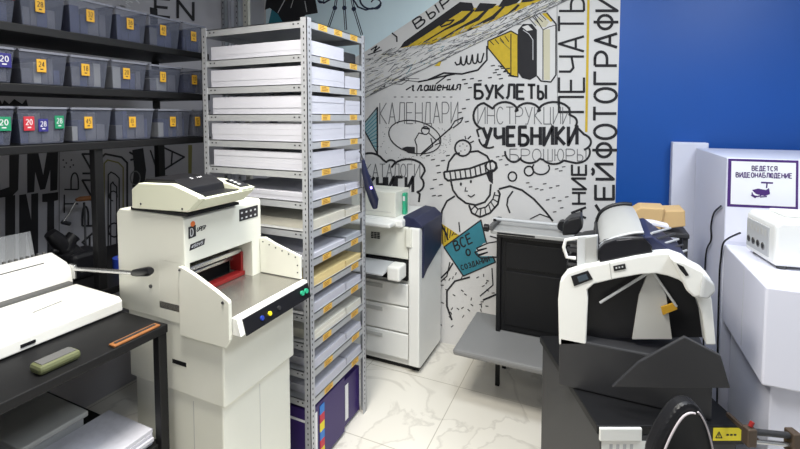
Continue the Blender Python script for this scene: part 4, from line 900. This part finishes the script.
# ================================================================== BLACK CHAIR in the foreground
CD = 1.12; cc = onD(682, 440, CD); ch = root('office_chair', (cc.x, cc.y, 0), 'black rounded chair back with pale piping at the lower edge', 'chair', rz=YAW)
CM = XF((cc.x, cc.y, 0), YAW); zt_ = onD(685, 399, CD).z
def CB(b, name, par=ch): b.v = [CM @ v for v in b.v]; return b.build(name, par)
cs = [(-.09, -.20), (-.088, -.14), (-.072, -.09), (-.045, -.04), (-.018, -.008), (.010, .0), (.032, -.012), (.055, -.05), (.072, -.10), (.082, -.15), (.084, -.20)]
bp = curve_pts(cs, 30); low = [(.075, -.34), (.0, -.37), (-.08, -.34)]
b = MB(); b.prism([(u, zt_+w) for u, w in bp+low], None, 'y', -.02, .025, 'black_plastic', .012); back_ = CB(b, 'backrest')
b = MB(); b.tube([(u*.80+.0, -.026, zt_+w*1.0-.020) for u, w in bp[2:17]], .0028, 'sole', 8); b.tube([(u*.86, -.026, zt_+w-.012) for u, w in bp[17:29]], .0022, 'sole', 8)
b.v = [CM @ v for v in b.v]; b.build('piping', back_)
b = MB(); b.box((-.20, -.42, .45), (.20, -.01, .52), 'black_plastic', .03, seg=3); CB(b, 'seat')
b = MB(); b.tube([(0, -.02, .46), (0, -.0, zt_-.30)], .018, 'dark_grey', 10); CB(b, 'back_support')
b = MB(); b.cyl((0, -.2, .10), (0, -.2, .46), .022, 'dark_grey'); CB(b, 'gas_column')
for k in range(5):
    a = 2*PI*k/5+.3; b = MB(); b.tube([(0, -.2, .10), (.22*math.cos(a), -.2+.22*math.sin(a), .055)], [.02, .014], 'dark_grey', 8); CB(b, 'base_arm')
    b = MB(); b.tube([(.22*math.cos(a)-.012, -.2+.22*math.sin(a), .025), (.22*math.cos(a)+.012, -.2+.22*math.sin(a), .025)], .025, 'black_plastic', 14); CB(b, 'castor')

# ================================================================== WHITE CABINETS (right)
CXW = .474; cf = 2.17
ctop = onX(728, 158, CXW).z
cab = root('tall_cabinet', (1.1, 2.5, 0), 'tall white cabinet carrying the video surveillance sign', 'cabinet')
b = MB(); b.box((CXW, cf, .03), (1.75, 2.80, ctop), 'white_panel', .004); b.box((CXW+.02, cf+.02, 0), (1.73, 2.78, .03), 'dark_grey'); b.build('carcass', cab)
b = MB(); b.box((CXW+.003, cf-.001, 1.095), (1.11, cf+.0005, ctop-.003), 'white_gloss'); b.box((1.115, cf-.001, 1.095), (1.745, cf+.0005, ctop-.003), 'white_gloss'); b.build('front_panel', cab)
pn0 = onY(672, 142, YW-.05)
b = MB(); b.box((pn0.x, 2.82, 0), (CXW+.06, 2.895, pn0.z), 'white_panel', .004); b.box((pn0.x-.001, 2.85, .02), (pn0.x, 2.855, pn0.z-.02), 'light_grey'); b.build('side_panel', label='narrow white upright panel against the blue wall beside the tall cabinet', cat='panel')
# sign
sg = root('wall_sign', tuple(onY(763, 206, cf)), 'white sign with purple frame, camera pictogram and two lines of Russian text', 'sign')
SY = cf-.0015
b = MB(); KS = Ink(b, lambda x, y, L: onY(x, y, SY)+Vector((0, -.0006*L, 0)))
A, B, C_, D_ = (728.3, 158.5), (798.5, 160.5), (798, 209.5), (727, 206.5)
KS.fill([A, B, C_, D_], 'purple', 0); b.build('frame', sg)
b = MB(); KS = Ink(b, lambda x, y, L: onY(x, y, SY-.0008)+Vector((0, -.0006*L, 0)))
KS.fill([(731.5, 161), (796, 163), (795.5, 207), (730.5, 204)], 'sign_white', 0)
KS.text('ВЕДЁТСЯ', (752, 170.5), (25, .6), (0, -4.5), .95, 'purple', 1, gap=.45)
KS.text('ВИДЕОНАБЛЮДЕНИЕ', (736, 177), (56, 1.2), (0, -4.6), .95, 'purple', 1, gap=.45)
KS.line([(761, 182.5), (773, 183)], 1.6, 'purple', 1); KS.line([(767, 183), (766.5, 188)], 1.4, 'purple', 1)
KS.fill([(752, 190), (758, 188.5), (766, 190), (769, 188), (770, 194), (765, 196), (756, 194)], 'purple', 1); KS.line(arc(757, 193, 5, 3.4, 20, 190, 8), 1.3, 'purple', 1.5); KS.line([(751, 195), (755, 197.5), (757, 196)], 1.2, 'purple', 1); KS.line([(760, 197), (767, 196.5)], 1.2, 'purple', 1)
b.build('sign_face', sg)
# low cabinet in front of it
lz = 1.082; ly0 = 1.665
lc = root('low_cabinet', (.9, 1.9, 0), 'low glossy white cabinet in front of the tall cabinet', 'cabinet')
b = MB(); b.box((CXW, ly0, .77), (1.55, cf-.004, lz), 'white_gloss', .006); b.build('upper_body', lc)
b = MB(); b.box((CXW+.03, ly0+.03, .0), (1.53, cf-.02, .77), 'white_panel', .004); b.build('lower_body', lc)
b = MB(); b.box((CXW-.0005, ly0+.22, .79), (CXW+.0005, ly0+.223, lz-.02), 'light_grey'); b.build('panel_seam', lc)
# device on it
dv = root('desktop_printer', (.80, 1.98, lz), 'white desktop device with round ports on its side, on the low cabinet', 'printer', rz=math.radians(7))
DM = WM[dv]
def DB(b, name, par=dv): b.v = [DM @ v for v in b.v]; return b.build(name, par)
Lx = -.262
b = MB(); b.prism([(Lx, .012), (Lx, .150), (Lx+.012, .165), (.34, .165), (.36, .150), (.36, .012)], None, 'y', -.085, .135, 'offwhite', .010); body_ = DB(b, 'casing')
b = MB(); b.box((Lx-.003, -.045, .030), (Lx+.002, .122, .135), 'light_grey', .004); pp_ = DB(b, 'port_panel')
for k in range(4):
    b = MB(); y = .098-k*.036; b.tube([(Lx-.005, y, .060), (Lx-.002, y, .060)], .013, 'chrome', 14); b.tube([(Lx-.006, y, .060), (Lx-.004, y, .060)], .008, 'black_plastic', 12); b.v = [DM @ v for v in b.v]; b.build('port', pp_)
b = MB()
for k in range(6): b.box((Lx-.004, -.03+k*.026, .100), (Lx-.0025, -.014+k*.026, .122), 'machine_grey')
b.v = [DM @ v for v in b.v]; b.build('grille', pp_)
for x, y in ((Lx+.03, -.06), (Lx+.03, .11), (.32, -.06), (.32, .11)): b = MB(); b.tube([(x, y, 0), (x, y, .014)], .014, 'grey_rubber', 12); DB(b, 'foot')
b = MB(); b.box((-.20, .0, .165), (.30, .12, .176), 'offwhite', .006); DB(b, 'lid')
# cables
def cable(pts, label, X=CXW-.006, r=.0035):
    P = [onX(x, y, X) for x, y in pts]
    if P[-1].z < .3: P[-1].z = .004
    P2 = []
    for i in range(len(P)-1):
        for k in range(5):
            t = k/5; a = P[max(i-1, 0)]; b_ = P[i]; c_ = P[i+1]; d_ = P[min(i+2, len(P)-1)]
            P2.append(.5*(2*b_+(c_-a)*t+(2*a-5*b_+4*c_-d_)*t*t+(3*b_-a-3*c_+d_)*t*t*t))
    P2.append(P[-1]); b = MB(); b.tube(P2, r, 'black_plastic', 8); return b.build('power_cable', label=label, cat='cable', group='black cables on the white cabinet')
cable([(687, 183), (683.5, 191), (684, 205), (686, 222), (687, 240)], 'black cable running down the rear of the tall white cabinet side')
cable([(721, 206), (714, 213), (711, 226), (711, 240), (706, 254), (704, 300), (703, 380), (702, 439)], 'black curved cable on the front half of the tall white cabinet side')
cable([(740, 233), (729, 238), (723, 244), (721, 258), (719.5, 275), (718, 330), (717, 400), (716, 481)], 'black cable dropping from the desktop device over the low cabinet')

# ================================================================== LIGHT
def area(name, loc, sx, sy, e, col=(1, 1, 1), rot=(0, 0, 0), spread=PI):
    d = bpy.data.lights.new(name, 'AREA'); d.shape = 'RECTANGLE'; d.size = sx; d.size_y = sy; d.energy = e; d.color = col; d.spread = spread
    o = bpy.data.objects.new(name, d); o.location = loc; o.rotation_euler = rot; COL.objects.link(o); return o
def fixture(x, y, label):
    r = root('ceiling_light', (x, y, HC-.05), label, 'ceiling light', 'ceiling lights above the room')
    MB().box((x-.32, y-.32, HC-.045), (x+.32, y+.32, HC-.001), 'offwhite', .004).build('frame', r)
    MB().box((x-.29, y-.29, HC-.047), (x+.29, y+.29, HC-.044), 'sign_white').build('diffuser', r)
fixture(-.9, .85, 'square ceiling light above the aisle'); fixture(.9, 1.1, 'square ceiling light above the white cabinets'); fixture(-.3, -.7, 'square ceiling light behind the camera')
area('light_aisle', (-.9, .85, HC-.06), .6, .6, 36, (1, .965, .88), spread=math.radians(115))
area('light_cabinets', (.9, 1.1, HC-.06), .6, .6, 33, (.86, .93, 1))
area('light_rear', (-.3, -.7, HC-.06), .6, .6, 15, (.98, .98, 1))
area('light_back', (-.3, 1.6, HC-.06), .6, .4, 27, (.88, .94, 1))
w = bpy.data.worlds.new('world'); scene.world = w; w.use_nodes = True
w.node_tree.nodes['Background'].inputs[0].default_value = (.6, .65, .75, 1); w.node_tree.nodes['Background'].inputs[1].default_value = .15
scene.view_settings.view_transform = 'Standard'
scene.view_settings.look = 'None'
scene.view_settings.exposure = 0
